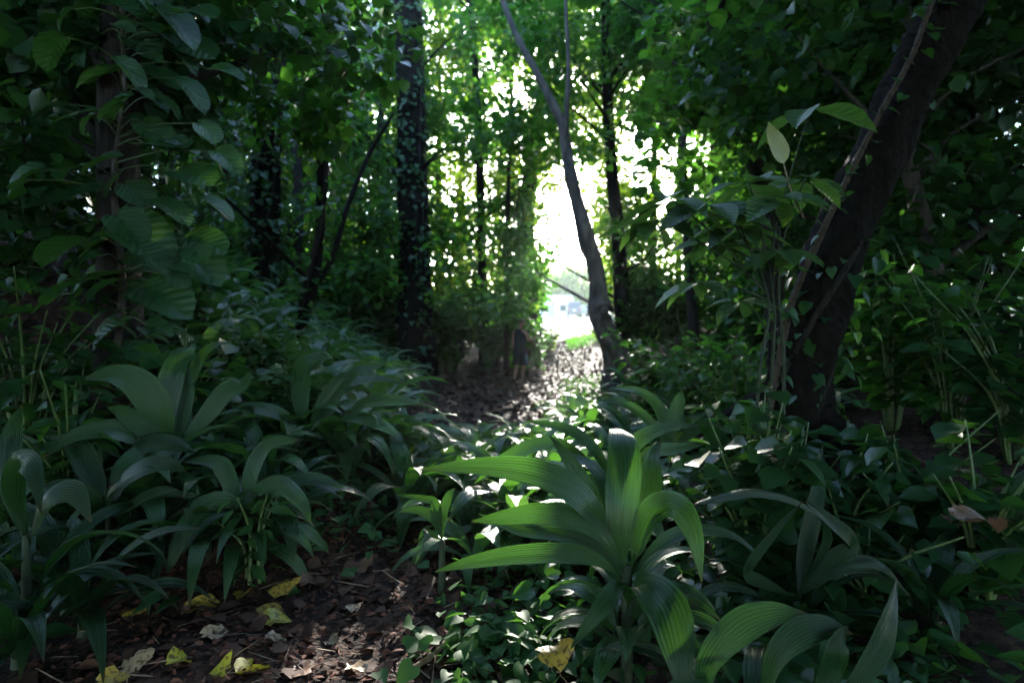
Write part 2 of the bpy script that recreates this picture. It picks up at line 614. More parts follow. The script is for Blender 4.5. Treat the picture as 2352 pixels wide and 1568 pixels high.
def upright(px, Y, top=11.0, lean=0.0, wob=0.2):
    x = (px - CX) / FPX * Y
    g = G(x, Y)
    rg = np.random.default_rng(int(px * 7 + Y * 13) % 9999)
    return [g, g + [lean * 0.3 + rg.normal(0, wob * 0.4), rg.normal(0, wob), top * 0.35], g + [lean * 0.65 + rg.normal(0, wob * 0.6), rg.normal(0, wob), top * 0.7], g + [lean, 0, top]]


# the trees one can tell apart in the photo
T.append(Tree("massive dark vine-clad trunk left of the walking person, straight and upright", [P(955, 850, 17.5), P(952, 600, 17.5), P(945, 300, 17.5), P(935, 0, 17.5), P(930, -150, 17.6)], [0.66, 0.46, 0.42, 0.38, 0.34], bark='bark_black', leaf='leaf_mid', lobes=0.16))
T.append(Tree("twisted grey tree with knotted base leaning across the bright opening", [P(1418, 915, 13), P(1420, 850, 13), P(1408, 800, 13), P(1388, 755, 13), P(1374, 715, 13), P(1376, 670, 13.05), P(1362, 600, 13.1), P(1345, 530, 13.1), P(1325, 460, 13.2), P(1310, 400, 13.2), P(1298, 330, 13.3), P(1288, 275, 13.3), P(1240, 180, 13.4), P(1200, 110, 13.5), P(1165, 30, 13.6), P(1135, -60, 13.7)],
    [0.4, 0.32, 0.26, 0.23, 0.22, 0.2, 0.18, 0.165, 0.15, 0.14, 0.125, 0.1, 0.085, 0.075, 0.065, 0.055], bark='bark_grey', lobes=0.16, seg=20, limbs=0,
    extra=[([P(1437, 905, 12.9), P(1432, 840, 12.75), P(1400, 790, 12.72), P(1372, 745, 12.75), P(1392, 705, 12.78), P(1398, 690, 12.95)], [0.16, 0.13, 0.12, 0.12, 0.1, 0.06]),
           ([P(1370, 720, 12.8), P(1378, 700, 12.75), P(1398, 702, 12.8), P(1405, 715, 12.95)], [0.07, 0.08, 0.08, 0.05]),
           ([P(1299, 335, 13.3), P(1302, 250, 13.2), P(1306, 150, 13.1), P(1300, 20, 13.0), P(1296, -120, 13)], [0.07, 0.062, 0.05, 0.04, 0.03]),
           ([P(1352, 600, 13.0), P(1335, 570, 12.95), P(1325, 525, 12.9), P(1318, 480, 12.9)], [0.05, 0.04, 0.03, 0.015]),
           ([P(1374, 705, 13.1), P(1320, 675, 13.6), P(1285, 655, 14), P(1230, 625, 14.5)], [0.045, 0.04, 0.03, 0.015]),
           ([P(1440, 960, 12.6), P(1405, 900, 12.7), P(1380, 850, 12.9)], [0.05, 0.05, 0.03])]))
T.append(Tree("mid-size dark trunk leaning left above the umbrella-leaved shrub", [P(1790, 760, 9), P(1765, 480, 9), P(1725, 360, 9), P(1690, 270, 9), P(1662, 160, 9), P(1640, 60, 9), P(1625, -60, 9.1)], [0.17, 0.14, 0.13, 0.12, 0.115, 0.11, 0.1]))
T.append(Tree("thick black trunk in the right foreground leaning up to the right", [P(1838, 1020, 4.4), P(1835, 900, 4.4), P(1868, 740, 4.35), P(1925, 560, 4.3), P(2000, 390, 4.25), P(2075, 230, 4.2), P(2150, 80, 4.15), P(2240, -90, 4.1), P(2420, -420, 4.0)], [0.3, 0.235, 0.21, 0.195, 0.185, 0.18, 0.18, 0.18, 0.17], bark='bark_black', lobes=0.12, seg=20,
    extra=[([P(1790, 900, 4.4), P(1720, 935, 4.5), P(1640, 975, 4.7), P(1570, 1010, 5.0)], [0.13, 0.09, 0.06, 0.04]),
           ([P(1880, 960, 4.3), P(1960, 1040, 4.0), P(2060, 1110, 3.8)], [0.14, 0.1, 0.05])]))
T.append(Tree("slender grey trunk bowing gently right of the bright opening", [P(1600, 760, 14), P(1580, 560, 14), P(1570, 400, 14), P(1566, 250, 14), P(1548, 110, 14), P(1525, 10, 14), P(1500, -100, 14)], [0.14, 0.11, 0.1, 0.1, 0.09, 0.08, 0.07]))
T.append(Tree("dark straight trunk just behind the twisted grey tree", [P(1432, 790, 17), P(1425, 650, 17), P(1418, 520, 17), P(1405, 380, 17), P(1395, 200, 17), P(1390, -40, 17)], [0.26, 0.22, 0.2, 0.18, 0.15, 0.12], bark='bark_black'))
T.append(Tree("thin dark trunk between the vine-clad trunk and the person", [P(1112, 800, 20), P(1108, 620, 20), P(1104, 450, 20), P(1098, 260, 20), P(1085, 60, 20), P(1080, -60, 20)], [0.2, 0.16, 0.14, 0.13, 0.12, 0.1], bark='bark_black'))
T.append(Tree("very thin straight stem right behind the person's head", [P(1162, 780, 19), P(1164, 600, 19), P(1168, 420, 19), P(1175, 240, 19), P(1172, 40, 19)], [0.09, 0.08, 0.07, 0.06, 0.04]))
T.append(Tree("broad hazy grey trunk on the left edge of the bright opening", [P(1218, 780, 23), P(1212, 640, 23), P(1208, 500, 23), P(1222, 380, 23), P(1240, 250, 23), P(1250, 60, 23)], [0.5, 0.42, 0.36, 0.28, 0.22, 0.16], leaf='leaf_sun'))
T.append(Tree("crooked dark sapling trunk rising from the leafy left bank", [P(672, 780, 9.5), P(700, 720, 9.5), P(722, 640, 9.5), P(734, 520, 9.5), P(738, 380, 9.5), P(735, 220, 9.5), P(745, 40, 9.6)], [0.1, 0.09, 0.085, 0.08, 0.08, 0.07, 0.05], limbs=3, bark='bark_black',
    extra=[([P(718, 660, 9.5), P(760, 600, 9.7), P(800, 470, 10), P(850, 350, 10.4), P(905, 260, 10.6)], [0.06, 0.05, 0.045, 0.04, 0.02])]))
T.append(Tree("dark trunk with big round climber leaves at the left foreground", [P(268, 860, 4.8), P(270, 700, 4.8), P(272, 450, 4.8), P(275, 200, 4.8), P(285, -50, 4.8), P(290, -500, 4.8)], [0.22, 0.17, 0.16, 0.15, 0.14, 0.12], leaf='leaf_dark'))
T.append(Tree("shadowed column-like trunk draped in vines behind the left leaf bed", [P(615, 720, 11.5), P(612, 560, 11.5), P(615, 350, 11.5), P(625, 100, 11.5), P(630, -80, 11.5)], [0.36, 0.3, 0.27, 0.25, 0.2], bark='bark_black', leaf='leaf_dark'))
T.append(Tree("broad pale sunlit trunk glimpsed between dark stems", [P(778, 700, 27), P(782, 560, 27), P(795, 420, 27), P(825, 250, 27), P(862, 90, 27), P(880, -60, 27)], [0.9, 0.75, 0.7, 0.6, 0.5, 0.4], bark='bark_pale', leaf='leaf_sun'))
T.append(Tree("curved trunk banded with pale lichen behind the leaning black trunk", [P(2180, 760, 6.5), P(2140, 600, 6.5), P(2105, 460, 6.5), P(2085, 360, 6.5), P(2080, 240, 6.5), P(2090, 100, 6.6), P(2060, -80, 6.7)], [0.12, 0.1, 0.09, 0.08, 0.08, 0.07, 0.06], bark='bark_grey', leaf='leaf_dark'))
T.append(Tree("dim trunk fading in shade left of the leaning black trunk", [P(1780, 820, 13), P(1770, 560, 13), P(1740, 330, 13), P(1690, 130, 13), P(1660, -60, 13)], [0.2, 0.17, 0.15, 0.14, 0.12]))
far_specs = [(1010, 24, "second row trunk seen just right of the vine-clad trunk"), (1060, 28, "backlit trunk at the wood's far edge beside thin stems"), (880, 22, "shaded trunk close left of the vine-clad trunk"),
             (690, 18, "vine-hung trunk behind the crooked sapling"), (520, 16, "dark trunk rising beyond the big climber leaves"), (400, 13, "hidden trunk in the dark wall of leaves at left"),
             (1500, 24, "backlit trunk right of the bright opening, half behind leaves"), (1640, 21, "trunk behind the slender bowing stem, mottled by light"), (1720, 18, "short-limbed trunk deep among right-hand foliage"),
             (1560, 29, "farthest right trunk against the bright clearing"), (1850, 16, "trunk almost lost behind the leaning black trunk"), (2000, 12, "shaded trunk beyond the leaning black trunk"),
             (2250, 9, "dark trunk at the right edge among hanging leaves"), (130, 9, "black trunk at the far left edge among streaked leaves"), (1150, 33, "tallest backlit tree at the clearing's left edge"), (640, 30, "sunlit crown tree far behind the left bank"), (930, 33, "sunlit yellow-green tree far behind the vine-clad trunk")]
for px, Y, lab in far_specs:
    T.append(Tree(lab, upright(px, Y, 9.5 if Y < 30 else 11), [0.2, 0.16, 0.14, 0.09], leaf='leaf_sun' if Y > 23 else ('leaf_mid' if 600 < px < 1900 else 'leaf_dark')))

NT_VIEW = len(T)
# unseen trees over and behind the camera, added to shade the scene
for k, (x, y) in enumerate([(-6.5, 0.5), (-4, -4.5), (1.5, -6), (6, -3.5), (6.5, 1.5), (8.5, 7), (-9.5, 5), (-2.2, -9)]):
    T.append(Tree("unseen tall leafy tree added to shade the scene", [G(x, y), G(x, y) + [0.1, 0.2, 4], G(x, y) + [0.2, 0, 8], G(x, y) + [0, 0, 11]], [0.25, 0.2, 0.18, 0.1], leaf='leaf_dark'))


# --- crown clumps: how thick the leaves hang in each part of the wood (1 = closed, 0 = open sky)
def density(px, py):
    d = 1.0
    if 985 < px < 1640:
        d = 0.55
        if py > 400:
            d = 0.75
        if px < 1180 and py > 440:
            d = 1.0
        if 1250 < px < 1330 and py < 330:
            d = 0.75
        if py < 110:
            d = 1.0
    if 1425 < px < 1580 and 260 < py < 450:
        d = 0.12
    if 1455 < px < 1600 and 450 <= py < 650:
        d = 0.45
    if 1600 <= px < 1720:
        d = 0.8
    # the opening over the path
    if 1228 + (620 - py) * 0.12 < px < 1372 and 440 < py < 800:
        d = 0.0
    if 1245 < px < 1400 and 100 < py <= 430:
        d = 0.9 if py < 340 else 0.6
    if 1385 <= px < 1440 and py > 220:
        d = 1.0
    if 740 < px < 900 and py < 230:
        d = 0.4
    if 742 < px < 830 and 330 < py < 590:
        d = 0.3
    if py > 690 and 1180 < px < 1420:
        d = 0.0
    return d


trees_view = T[:NT_VIEW]
bases = np.array([t.line[len(t.line) // 2][:2] for t in trees_view])
rgc = np.random.default_rng(77)
n_try = 0
while n_try < 4200:
    n_try += 1
    Y = rgc.uniform(14.5, 31) if n_try < 1900 else rgc.uniform(21, 31)
    px, py = rgc.uniform(380, 2050), rgc.uniform(-70, 740)
    if rgc.uniform() > density(px, py) * (0.6 if n_try >= 1900 and 985 < px < 1640 else 1.0):
        continue
    if (880 < px < 1012 and Y < 17.6) or (min(abs(px - q) for q in (735, 1108, 1418, 1575)) < 22 and Y < 19 and rgc.uniform() < 0.75):
        continue
    c = P(px, py, Y)
    if c[2] < tz(c[0], c[1]) + 0.5:
        continue
    if c[0] < -1.5 and Y < 18.5 and c[2] > 4.5 + 0.2 * (Y - 14) and rgc.uniform() < 0.75:
        continue
    d = np.linalg.norm(bases - c[:2], axis=1) * np.array([0.6 if t.line[-1][2] > 3 else 1 for t in trees_view])
    d[[k for k, t in enumerate(trees_view) if t.line[0][1] < 11]] += 4
    t = trees_view[int(np.argmin(d))]
    t.clumps.append((c, rgc.uniform(0.5, 1.0)))
# nearer dark leaf walls at both sides
for (xa, xb, ya, yb, za, zb, n) in ((-10, -4.6, 6, 13, 0.8, 7.5, 210), (-6.0, -3.0, 4.6, 7.4, 2.4, 6.5, 60), (-6.5, -1.6, 5.5, 7.5, 3.8, 7.8, 50), (2.2, 6.5, 5.5, 9.5, 4.0, 7.8, 80), (4.2, 10.5, 5.5, 13, 0.8, 8.0, 260), (3.0, 6.5, 10, 15, 2.5, 9, 120)):
    for k in range(n):
        c = np.array([rgc.uniform(xa, xb), rgc.uniform(ya, yb), rgc.uniform(za, zb)])
        q = pix(c)
        if zb != 7.8 and (density(q[0], q[1]) < 0.9 or (430 < q[0] < 1560) or (-8.2 < c[0] < 0 and c[1] > 6.5)):
            continue
        d = np.linalg.norm(bases - c[:2], axis=1) + np.array([0 if t.line[0][1] < 17 else 6 for t in trees_view])
        T[int(np.argmin(d))].clumps.append((c, rgc.uniform(0.5, 0.9)))
# unseen low boughs behind and beside the camera, added to block skylight
for k in range(520):
    c = np.array([rgc.uniform(-15, 15), rgc.uniform(-13, 12), rgc.uniform(1.0, 9.0)])
    if c[1] > -2.5 and abs(c[0]) < 0.62 * (c[1] + 2.5) + 4.5:
        continue
    if c[1] <= -2.5 and abs(c[0]) < 3 and c[1] > -4.5:
        continue
    d = np.linalg.norm(np.array([t.line[0][:2] for t in T[NT_VIEW:]]) - c[:2], axis=1)
    T[NT_VIEW + int(np.argmin(d))].hi_clumps.append((c, rgc.uniform(0.8, 1.4)))
# farther walls of leaves that close the wood at both sides
for k in range(620):
    Y = rgc.uniform(11, 22)
    px = rgc.uniform(-250, 560) if k % 2 else rgc.uniform(1720, 2620)
    py = rgc.uniform(-90, 700)
    c = P(px, py, Y)
    if c[2] < tz(c[0], c[1]) + 0.4 or (c[0] > -8.5 and c[0] < 0 and Y < 14):
        continue
    d = np.linalg.norm(bases - c[:2], axis=1)
    T[int(np.argmin(d))].clumps.append((c, rgc.uniform(0.7, 1.2)))
# overhead canopy, added for shade; its gaps let skylight onto bank and path
allb = np.array([t.line[-1][:2] for t in T])
for k in range(2100):
    c = np.array([rgc.uniform(-16, 16), rgc.uniform(-14, 22), rgc.uniform(9.2, 12.5)])
    if c[1] > 2 and (c[2] - CAM_H) / c[1] * FPX < HY + 60:
        if -1.5 < c[0] < 3.5:
            continue
    hole = (-10 < c[0] < -1.0 and 7.5 < c[1] < 21) or (-2.5 < c[0] < 3.0 and 4.0 < c[1] < 14.5)
    if rgc.uniform() > (0.02 if hole else 1.0):
        continue
    d = np.linalg.norm(allb - c[:2], axis=1)
    T[int(np.argmin(d))].hi_clumps.append((c, rgc.uniform(0.8, 1.4)))
for k, t in enumerate(T):
    t.build(100 + k)

# distant trees on the far side of the road
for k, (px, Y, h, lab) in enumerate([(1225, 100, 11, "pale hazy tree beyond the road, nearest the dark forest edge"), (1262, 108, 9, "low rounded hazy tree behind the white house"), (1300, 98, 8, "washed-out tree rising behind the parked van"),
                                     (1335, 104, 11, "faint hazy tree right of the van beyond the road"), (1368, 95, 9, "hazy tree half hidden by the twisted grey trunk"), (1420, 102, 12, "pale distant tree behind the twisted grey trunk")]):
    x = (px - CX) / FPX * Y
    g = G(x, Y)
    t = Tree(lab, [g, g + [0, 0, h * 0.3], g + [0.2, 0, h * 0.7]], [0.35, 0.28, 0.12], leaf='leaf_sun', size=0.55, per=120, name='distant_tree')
    rg = np.random.default_rng(400 + k)
    for q in range(16):
        t.clumps.append((g + [rg.normal(0, h * 0.2), rg.normal(0, h * 0.2), h * rg.uniform(0.3, 0.95)], h * 0.17))
    t.build(500 + k)


# ------------------------------------------------------------------ palm grass
def blade(pts, width, n=16, across=9, pleat=0.0, nhint=None, cup=0.18, twist=0.0, prof=(0.9, 0.75), petiole=0.0):
    """one long pleated leaf along pts: verts, quads, uv"""
    p = spline(pts, n)
    tan = unit(np.gradient(p, axis=0))
    t = np.linspace(0, 1, n)
    tt = np.clip((t - petiole) / (1 - petiole), 0, 1)
    w = width * np.sin(np.pi * tt ** prof[1]) ** prof[0]
    w = np.maximum(w, 0.05 * width * (1 - t) + 0.004)
    hint = np.array([0, 0, 1.0]) if nhint is None else np.asarray(nhint, float)
    V, UV = [], []
    u = np.linspace(-1, 1, across)
    s_prev = None
    for i in range(n):
        s = np.cross(tan[i], hint)
        if np.linalg.norm(s) < 0.25 and s_prev is not None:
            s = s + s_prev * 0.8
        s = unit(s)
        if s_prev is not None and np.dot(s, s_prev) < 0:
            s = -s
        s_prev = s
        nn = np.cross(s, tan[i])
        a = twist * t[i]
        s2 = s * math.cos(a) + nn * math.sin(a)
        n2 = nn * math.cos(a) - s * math.sin(a)
        z = cup * w[i] * 0.5 * (np.abs(u) ** 1.4)
        if pleat:
            z = z + pleat * w[i] * np.where(np.arange(across) % 2 == 0, 1, -1) * (1 - 0.4 * np.abs(u))
        V.append(p[i] + (u * w[i] * 0.5)[:, None] * s2 + z[:, None] * n2)
        UV += [((q + 1) / 2, t[i]) for q in u]
    V = np.concatenate(V)
    i, j = np.meshgrid(np.arange(across - 1), np.arange(n - 1))
    a = (j * across + i).ravel()
    return V, np.stack([a, a + 1, a + 1 + across, a + across], 1), np.array(UV)


def rosette_blades(rg, nb, length, width, base_r=0.05, open_=(50, 82), fall=(-10, -75), n=9, across=5, pleat=0.0, azs=None):
    out = []
    for k in range(nb):
        az = 2 * math.pi * (k * 0.382 + rg.uniform(-0.05, 0.05)) if azs is None else azs[k]
        f = k / max(1, nb - 1)
        e0 = math.radians(open_[1] - (open_[1] - open_[0]) * f + rg.uniform(-6, 6))
        e1 = math.radians(fall[0] + (fall[1] - fall[0]) * f + rg.uniform(-15, 15))
        L = length * rg.uniform(0.75, 1.1)
        m = 10
        t = np.linspace(0, 1, m)
        el = e0 + (e1 - e0) * t ** 1.3
        step = L / (m - 1)
        az_t = az + rg.uniform(-0.35, 0.35) * t
        d = np.stack([np.cos(az_t) * np.cos(el), np.sin(az_t) * np.cos(el), np.sin(el)], 1) * step
        p = np.vstack([[0, 0, 0], np.cumsum(d[:-1], 0)]) + [math.cos(az) * base_r, math.sin(az) * base_r, 0]
        # side stays horizontal: hint vector bends with the blade
        out.append(blade(p, width * rg.uniform(0.8, 1.15), n, across, pleat, cup=rg.uniform(0.1, 0.35), twist=rg.uniform(-0.5, 0.5), petiole=0.12,
                         nhint=(-math.cos(az) * 0.45, -math.sin(az) * 0.45, 1)))
    return out


def merge_blades(bl):
    V, F, U, n = [], [], [], 0
    for v, f, u in bl:
        V.append(v)
        F.append(f + n)
        U.append(u)
        n += len(v)
    return np.concatenate(V), np.concatenate(F), np.concatenate(U)


def palm_clump(label, loc, length=0.8, width=0.09, nb=12, seed=0, group="palm grass plants along the path", azs=None, pleat=0.03, open_=(45, 80), fall=(-20, -80), stem_h=0.0, mat='palm'):
    """a clump whose single leaves show: each leaf a part"""
    rg = np.random.default_rng(seed)
    root = thing('palm_grass_plant', label, 'plant', loc, group)
    o = np.array(loc, float)
    for v, f, u in rosette_blades(rg, nb, length, width, 0.03, open_, fall, 16, 13, pleat, azs):
        obj('leaf', v + o + [0, 0, stem_h], f, M[mat], root, uv=u)
    b = tube([o + [0, 0, -0.08], o + [0, 0, stem_h + 0.04]], [0.03, 0.02], 8, 4)
    obj('stem', b[0], b[1], M['dim_stem'], root)
    return root


# the large plant in the foreground, leaf by leaf
hero_base = P(1440, 1345, 2.42)
hr = thing('palm_grass_plant', "large bright green pleated-leaf plant in the centre foreground, tall upright middle leaf", 'plant', (hero_base[0], hero_base[1], tz(hero_base[0], hero_base[1])), "palm grass plants along the path")
b0 = P(1440, 1330, 2.42)
HERO = [  # control points (px, py, depth), width m, normal hint, cup
    ([(1435, 1320, 2.42), (1385, 1215, 2.40), (1325, 1135, 2.36), (1235, 1088, 2.32), (1110, 1072, 2.28), (962, 1078, 2.22)], 0.145, (0.25, -0.75, 0.75), 0.1),
    ([(1437, 1320, 2.44), (1400, 1220, 2.46), (1345, 1120, 2.48), (1300, 1050, 2.5), (1262, 1000, 2.52)], 0.085, (0.5, -1.0, 0.3), 0.25),
    ([(1440, 1325, 2.42), (1424, 1250, 2.40), (1430, 1150, 2.42), (1436, 1060, 2.50), (1430, 1000, 2.62), (1420, 985, 2.78), (1412, 1000, 2.9)], 0.155, (0.0, -1.0, 0.35), -0.2),
    ([(1435, 1325, 2.40), (1395, 1240, 2.36), (1330, 1195, 2.32), (1240, 1180, 2.28), (1150, 1190, 2.24), (1085, 1197, 2.22)], 0.10, (0.2, -0.8, 0.7), 0.1),
    ([(1430, 1330, 2.38), (1380, 1290, 2.30), (1310, 1272, 2.22), (1190, 1275, 2.16), (1080, 1292, 2.12), (1000, 1312, 2.10)], 0.085, (0.1, -0.7, 0.8), 0.12),
    ([(1446, 1320, 2.42), (1470, 1215, 2.40), (1510, 1160, 2.36), (1560, 1165, 2.28), (1595, 1230, 2.2), (1612, 1335, 2.14)], 0.12, (-0.3, -1.0, 0.8), -0.15),
    ([(1452, 1335, 2.38), (1490, 1345, 2.28), (1535, 1400, 2.16), (1560, 1500, 2.06), (1565, 1600, 2.0)], 0.18, (0.1, -1.0, 0.45), -0.12),
    ([(1436, 1338, 2.40), (1415, 1350, 2.32), (1370, 1410, 2.24), (1310, 1490, 2.2)], 0.075, (-0.5, -1.0, 0.6), 0.2),
    ([(1445, 1320, 2.46), (1480, 1210, 2.56), (1496, 1120, 2.66), (1500, 1050, 2.78), (1520, 1010, 2.95)], 0.1, (-0.2, -1, 0.3), 0.1),
    ([(1436, 1322, 2.46), (1380, 1260, 2.5), (1290, 1225, 2.52), (1190, 1215, 2.52), (1100, 1180, 2.54)], 0.1, (0.2, -0.6, 0.9), 0.1),
    ([(1446, 1325, 2.44), (1520, 1250, 2.5), (1590, 1220, 2.55), (1680, 1230, 2.6), (1750, 1280, 2.62)], 0.09, (-0.2, -0.4, 1), 0.15),
    ([(1442, 1322, 2.47), (1410, 1200, 2.6), (1385, 1110, 2.72), (1345, 1060, 2.86), (1270, 1035, 2.95)], 0.09, (0.3, -0.7, 0.7), 0.15),
]
for pts, wd, hint, cup in HERO:
    v, f, u = blade([P(*q) for q in pts], wd, 30, 25, 0.022, hint, cup, prof=(0.85, 0.8), petiole=0.06)
    obj('leaf', v, f, M['palm'], hr, uv=u)
for v, f, u in rosette_blades(np.random.default_rng(3), 10, 0.48, 0.1, 0.03, (30, 72), (-55, -85), 14, 13, 0.025):
    obj('leaf', v + [b0[0], b0[1], tz(b0[0], b0[1]) + 0.2], f, M['palm'], hr, uv=u)
for v, f, u in rosette_blades(np.random.default_rng(8), 7, 0.5, 0.1, 0.02, (40, 75), (-50, -80), 14, 13, 0.025):
    obj('leaf', v + [b0[0], b0[1], b0[2] - 0.13], f, M['palm'], hr, uv=u)
bs = tube([np.array([b0[0], b0[1], tz(b0[0], b0[1]) - 0.05]), b0 + [0, 0, -0.05], b0 + [0, 0, 0.05]], [0.026, 0.024, 0.018], 10, 8)
obj('stem', bs[0], bs[1], M['dim_stem'], hr)


def placed_plant(label, base, leaves, mat='palm', pleat=0.022, k=1.0, fill=7):
    """a plant whose leaves follow the photo: base (px, py, Y); leaves like HERO"""
    b = P(base[0], base[1], base[2] * k)
    root = thing('palm_grass_plant', label, 'plant', (b[0], b[1], tz(b[0], b[1])), "palm grass plants along the path")
    for pts, wd, hint, cup in leaves:
        v, f, u = blade([P(q[0], q[1], q[2] * k) for q in pts], wd * k, 26, 21, pleat, hint, cup, prof=(0.85, 0.8), petiole=0.05)
        obj('leaf', v, f, M[mat], root, uv=u)
    g = np.array([b[0], b[1], tz(b[0], b[1])])
    h = max(0.0, b[2] - g[2])
    rg = np.random.default_rng(int(base[0]))
    for v, f, u in rosette_blades(rg, fill, 0.5 + 0.5 * h, 0.095, 0.05, (35, 70), (-60, -85), 14, 13, 0.025):
        obj('leaf', v + g + [0, 0, h * 0.45], f, M[mat], root, uv=u)
    s = tube([g + [0, 0, -0.06], (g + b) / 2, b], [0.022, 0.02, 0.015], 8, 6)
    obj('stem', s[0], s[1], M['dim_stem'], root)


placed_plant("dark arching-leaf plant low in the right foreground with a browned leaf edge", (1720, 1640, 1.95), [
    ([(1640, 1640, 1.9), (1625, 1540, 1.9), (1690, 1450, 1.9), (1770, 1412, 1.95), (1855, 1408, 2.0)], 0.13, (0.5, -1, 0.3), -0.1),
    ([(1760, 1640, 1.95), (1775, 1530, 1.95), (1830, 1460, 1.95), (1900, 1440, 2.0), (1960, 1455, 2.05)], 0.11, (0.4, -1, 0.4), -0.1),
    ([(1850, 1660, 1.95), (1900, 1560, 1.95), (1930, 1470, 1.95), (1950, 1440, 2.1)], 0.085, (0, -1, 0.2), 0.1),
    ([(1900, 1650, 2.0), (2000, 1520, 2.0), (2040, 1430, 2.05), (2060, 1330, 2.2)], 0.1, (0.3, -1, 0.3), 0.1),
    ([(1700, 1640, 1.95), (1640, 1600, 1.85), (1560, 1590, 1.8), (1480, 1600, 1.75)], 0.09, (0, -0.5, 1), 0.1)], mat='palm_shade')
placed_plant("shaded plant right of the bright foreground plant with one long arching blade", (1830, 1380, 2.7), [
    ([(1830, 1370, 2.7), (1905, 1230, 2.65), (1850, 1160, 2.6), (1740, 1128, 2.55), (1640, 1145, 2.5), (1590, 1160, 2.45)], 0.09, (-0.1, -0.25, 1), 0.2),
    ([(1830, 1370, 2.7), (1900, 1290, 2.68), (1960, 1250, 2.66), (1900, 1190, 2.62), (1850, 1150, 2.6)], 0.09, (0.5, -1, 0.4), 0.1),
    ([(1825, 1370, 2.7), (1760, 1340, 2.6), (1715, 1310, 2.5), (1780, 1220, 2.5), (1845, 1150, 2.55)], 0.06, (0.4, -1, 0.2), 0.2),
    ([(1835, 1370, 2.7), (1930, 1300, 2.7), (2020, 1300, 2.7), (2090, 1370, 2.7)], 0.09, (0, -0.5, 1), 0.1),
    ([(1832, 1370, 2.7), (1850, 1260, 2.8), (1880, 1120, 2.9), (1890, 1020, 3.1)], 0.09, (0.0, -1, 0.3), 0.1)], mat='palm_shade')
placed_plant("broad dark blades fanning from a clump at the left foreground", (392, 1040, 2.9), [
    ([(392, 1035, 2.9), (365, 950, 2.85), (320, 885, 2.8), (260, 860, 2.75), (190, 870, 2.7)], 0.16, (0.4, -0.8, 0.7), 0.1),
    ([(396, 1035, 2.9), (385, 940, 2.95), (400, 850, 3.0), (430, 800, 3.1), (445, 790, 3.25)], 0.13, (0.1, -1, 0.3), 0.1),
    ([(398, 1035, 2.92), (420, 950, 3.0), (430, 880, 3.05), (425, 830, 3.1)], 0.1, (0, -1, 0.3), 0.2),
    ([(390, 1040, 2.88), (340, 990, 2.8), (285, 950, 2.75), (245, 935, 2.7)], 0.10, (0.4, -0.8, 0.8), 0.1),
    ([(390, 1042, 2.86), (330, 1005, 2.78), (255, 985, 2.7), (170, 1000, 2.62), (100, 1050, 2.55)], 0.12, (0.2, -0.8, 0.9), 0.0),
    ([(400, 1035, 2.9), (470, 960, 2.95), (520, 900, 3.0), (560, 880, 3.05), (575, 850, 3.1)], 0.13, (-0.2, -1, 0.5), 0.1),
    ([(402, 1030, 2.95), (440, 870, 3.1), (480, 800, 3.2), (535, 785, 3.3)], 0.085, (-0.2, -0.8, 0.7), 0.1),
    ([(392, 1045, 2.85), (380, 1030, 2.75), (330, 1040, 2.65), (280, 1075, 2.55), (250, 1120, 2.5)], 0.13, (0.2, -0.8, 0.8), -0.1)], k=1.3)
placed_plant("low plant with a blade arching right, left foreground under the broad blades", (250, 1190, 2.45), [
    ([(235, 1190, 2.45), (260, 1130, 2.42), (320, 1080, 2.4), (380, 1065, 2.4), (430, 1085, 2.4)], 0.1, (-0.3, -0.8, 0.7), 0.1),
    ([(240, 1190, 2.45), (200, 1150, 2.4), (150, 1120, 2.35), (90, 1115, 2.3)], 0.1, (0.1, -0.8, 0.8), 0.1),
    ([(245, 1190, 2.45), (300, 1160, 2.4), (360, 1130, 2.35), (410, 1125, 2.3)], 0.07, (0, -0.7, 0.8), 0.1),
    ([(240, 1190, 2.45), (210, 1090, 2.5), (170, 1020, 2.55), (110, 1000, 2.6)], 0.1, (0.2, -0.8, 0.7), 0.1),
    ([(245, 1190, 2.45), (310, 1040, 2.55), (380, 1015, 2.6), (450, 1040, 2.6)], 0.11, (-0.2, -0.8, 0.8), -0.1)], k=1.35, mat='palm_shade')
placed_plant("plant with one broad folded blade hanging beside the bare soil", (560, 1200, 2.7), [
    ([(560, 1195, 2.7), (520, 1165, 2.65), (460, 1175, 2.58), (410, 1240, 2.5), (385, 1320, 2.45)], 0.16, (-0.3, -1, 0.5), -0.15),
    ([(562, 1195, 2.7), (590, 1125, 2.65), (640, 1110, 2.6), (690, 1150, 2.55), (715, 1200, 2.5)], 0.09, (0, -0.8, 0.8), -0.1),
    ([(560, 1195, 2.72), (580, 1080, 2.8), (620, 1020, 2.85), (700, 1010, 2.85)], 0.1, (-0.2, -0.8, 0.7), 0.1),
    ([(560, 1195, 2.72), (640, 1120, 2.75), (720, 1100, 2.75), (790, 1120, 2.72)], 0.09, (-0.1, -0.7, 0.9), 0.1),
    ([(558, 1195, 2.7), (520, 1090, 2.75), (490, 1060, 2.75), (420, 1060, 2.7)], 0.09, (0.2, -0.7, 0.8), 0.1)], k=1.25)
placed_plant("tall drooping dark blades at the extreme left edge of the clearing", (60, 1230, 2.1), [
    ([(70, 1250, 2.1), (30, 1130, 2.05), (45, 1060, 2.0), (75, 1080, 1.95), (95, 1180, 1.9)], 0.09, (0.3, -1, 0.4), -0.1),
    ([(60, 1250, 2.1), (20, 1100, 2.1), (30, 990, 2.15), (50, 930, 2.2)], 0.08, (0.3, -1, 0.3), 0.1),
    ([(65, 1250, 2.1), (110, 1150, 2.1), (170, 1130, 2.1), (210, 1200, 2.05)], 0.1, (-0.2, -0.8, 0.7), 0.0)], k=1.3, mat='palm_shade')
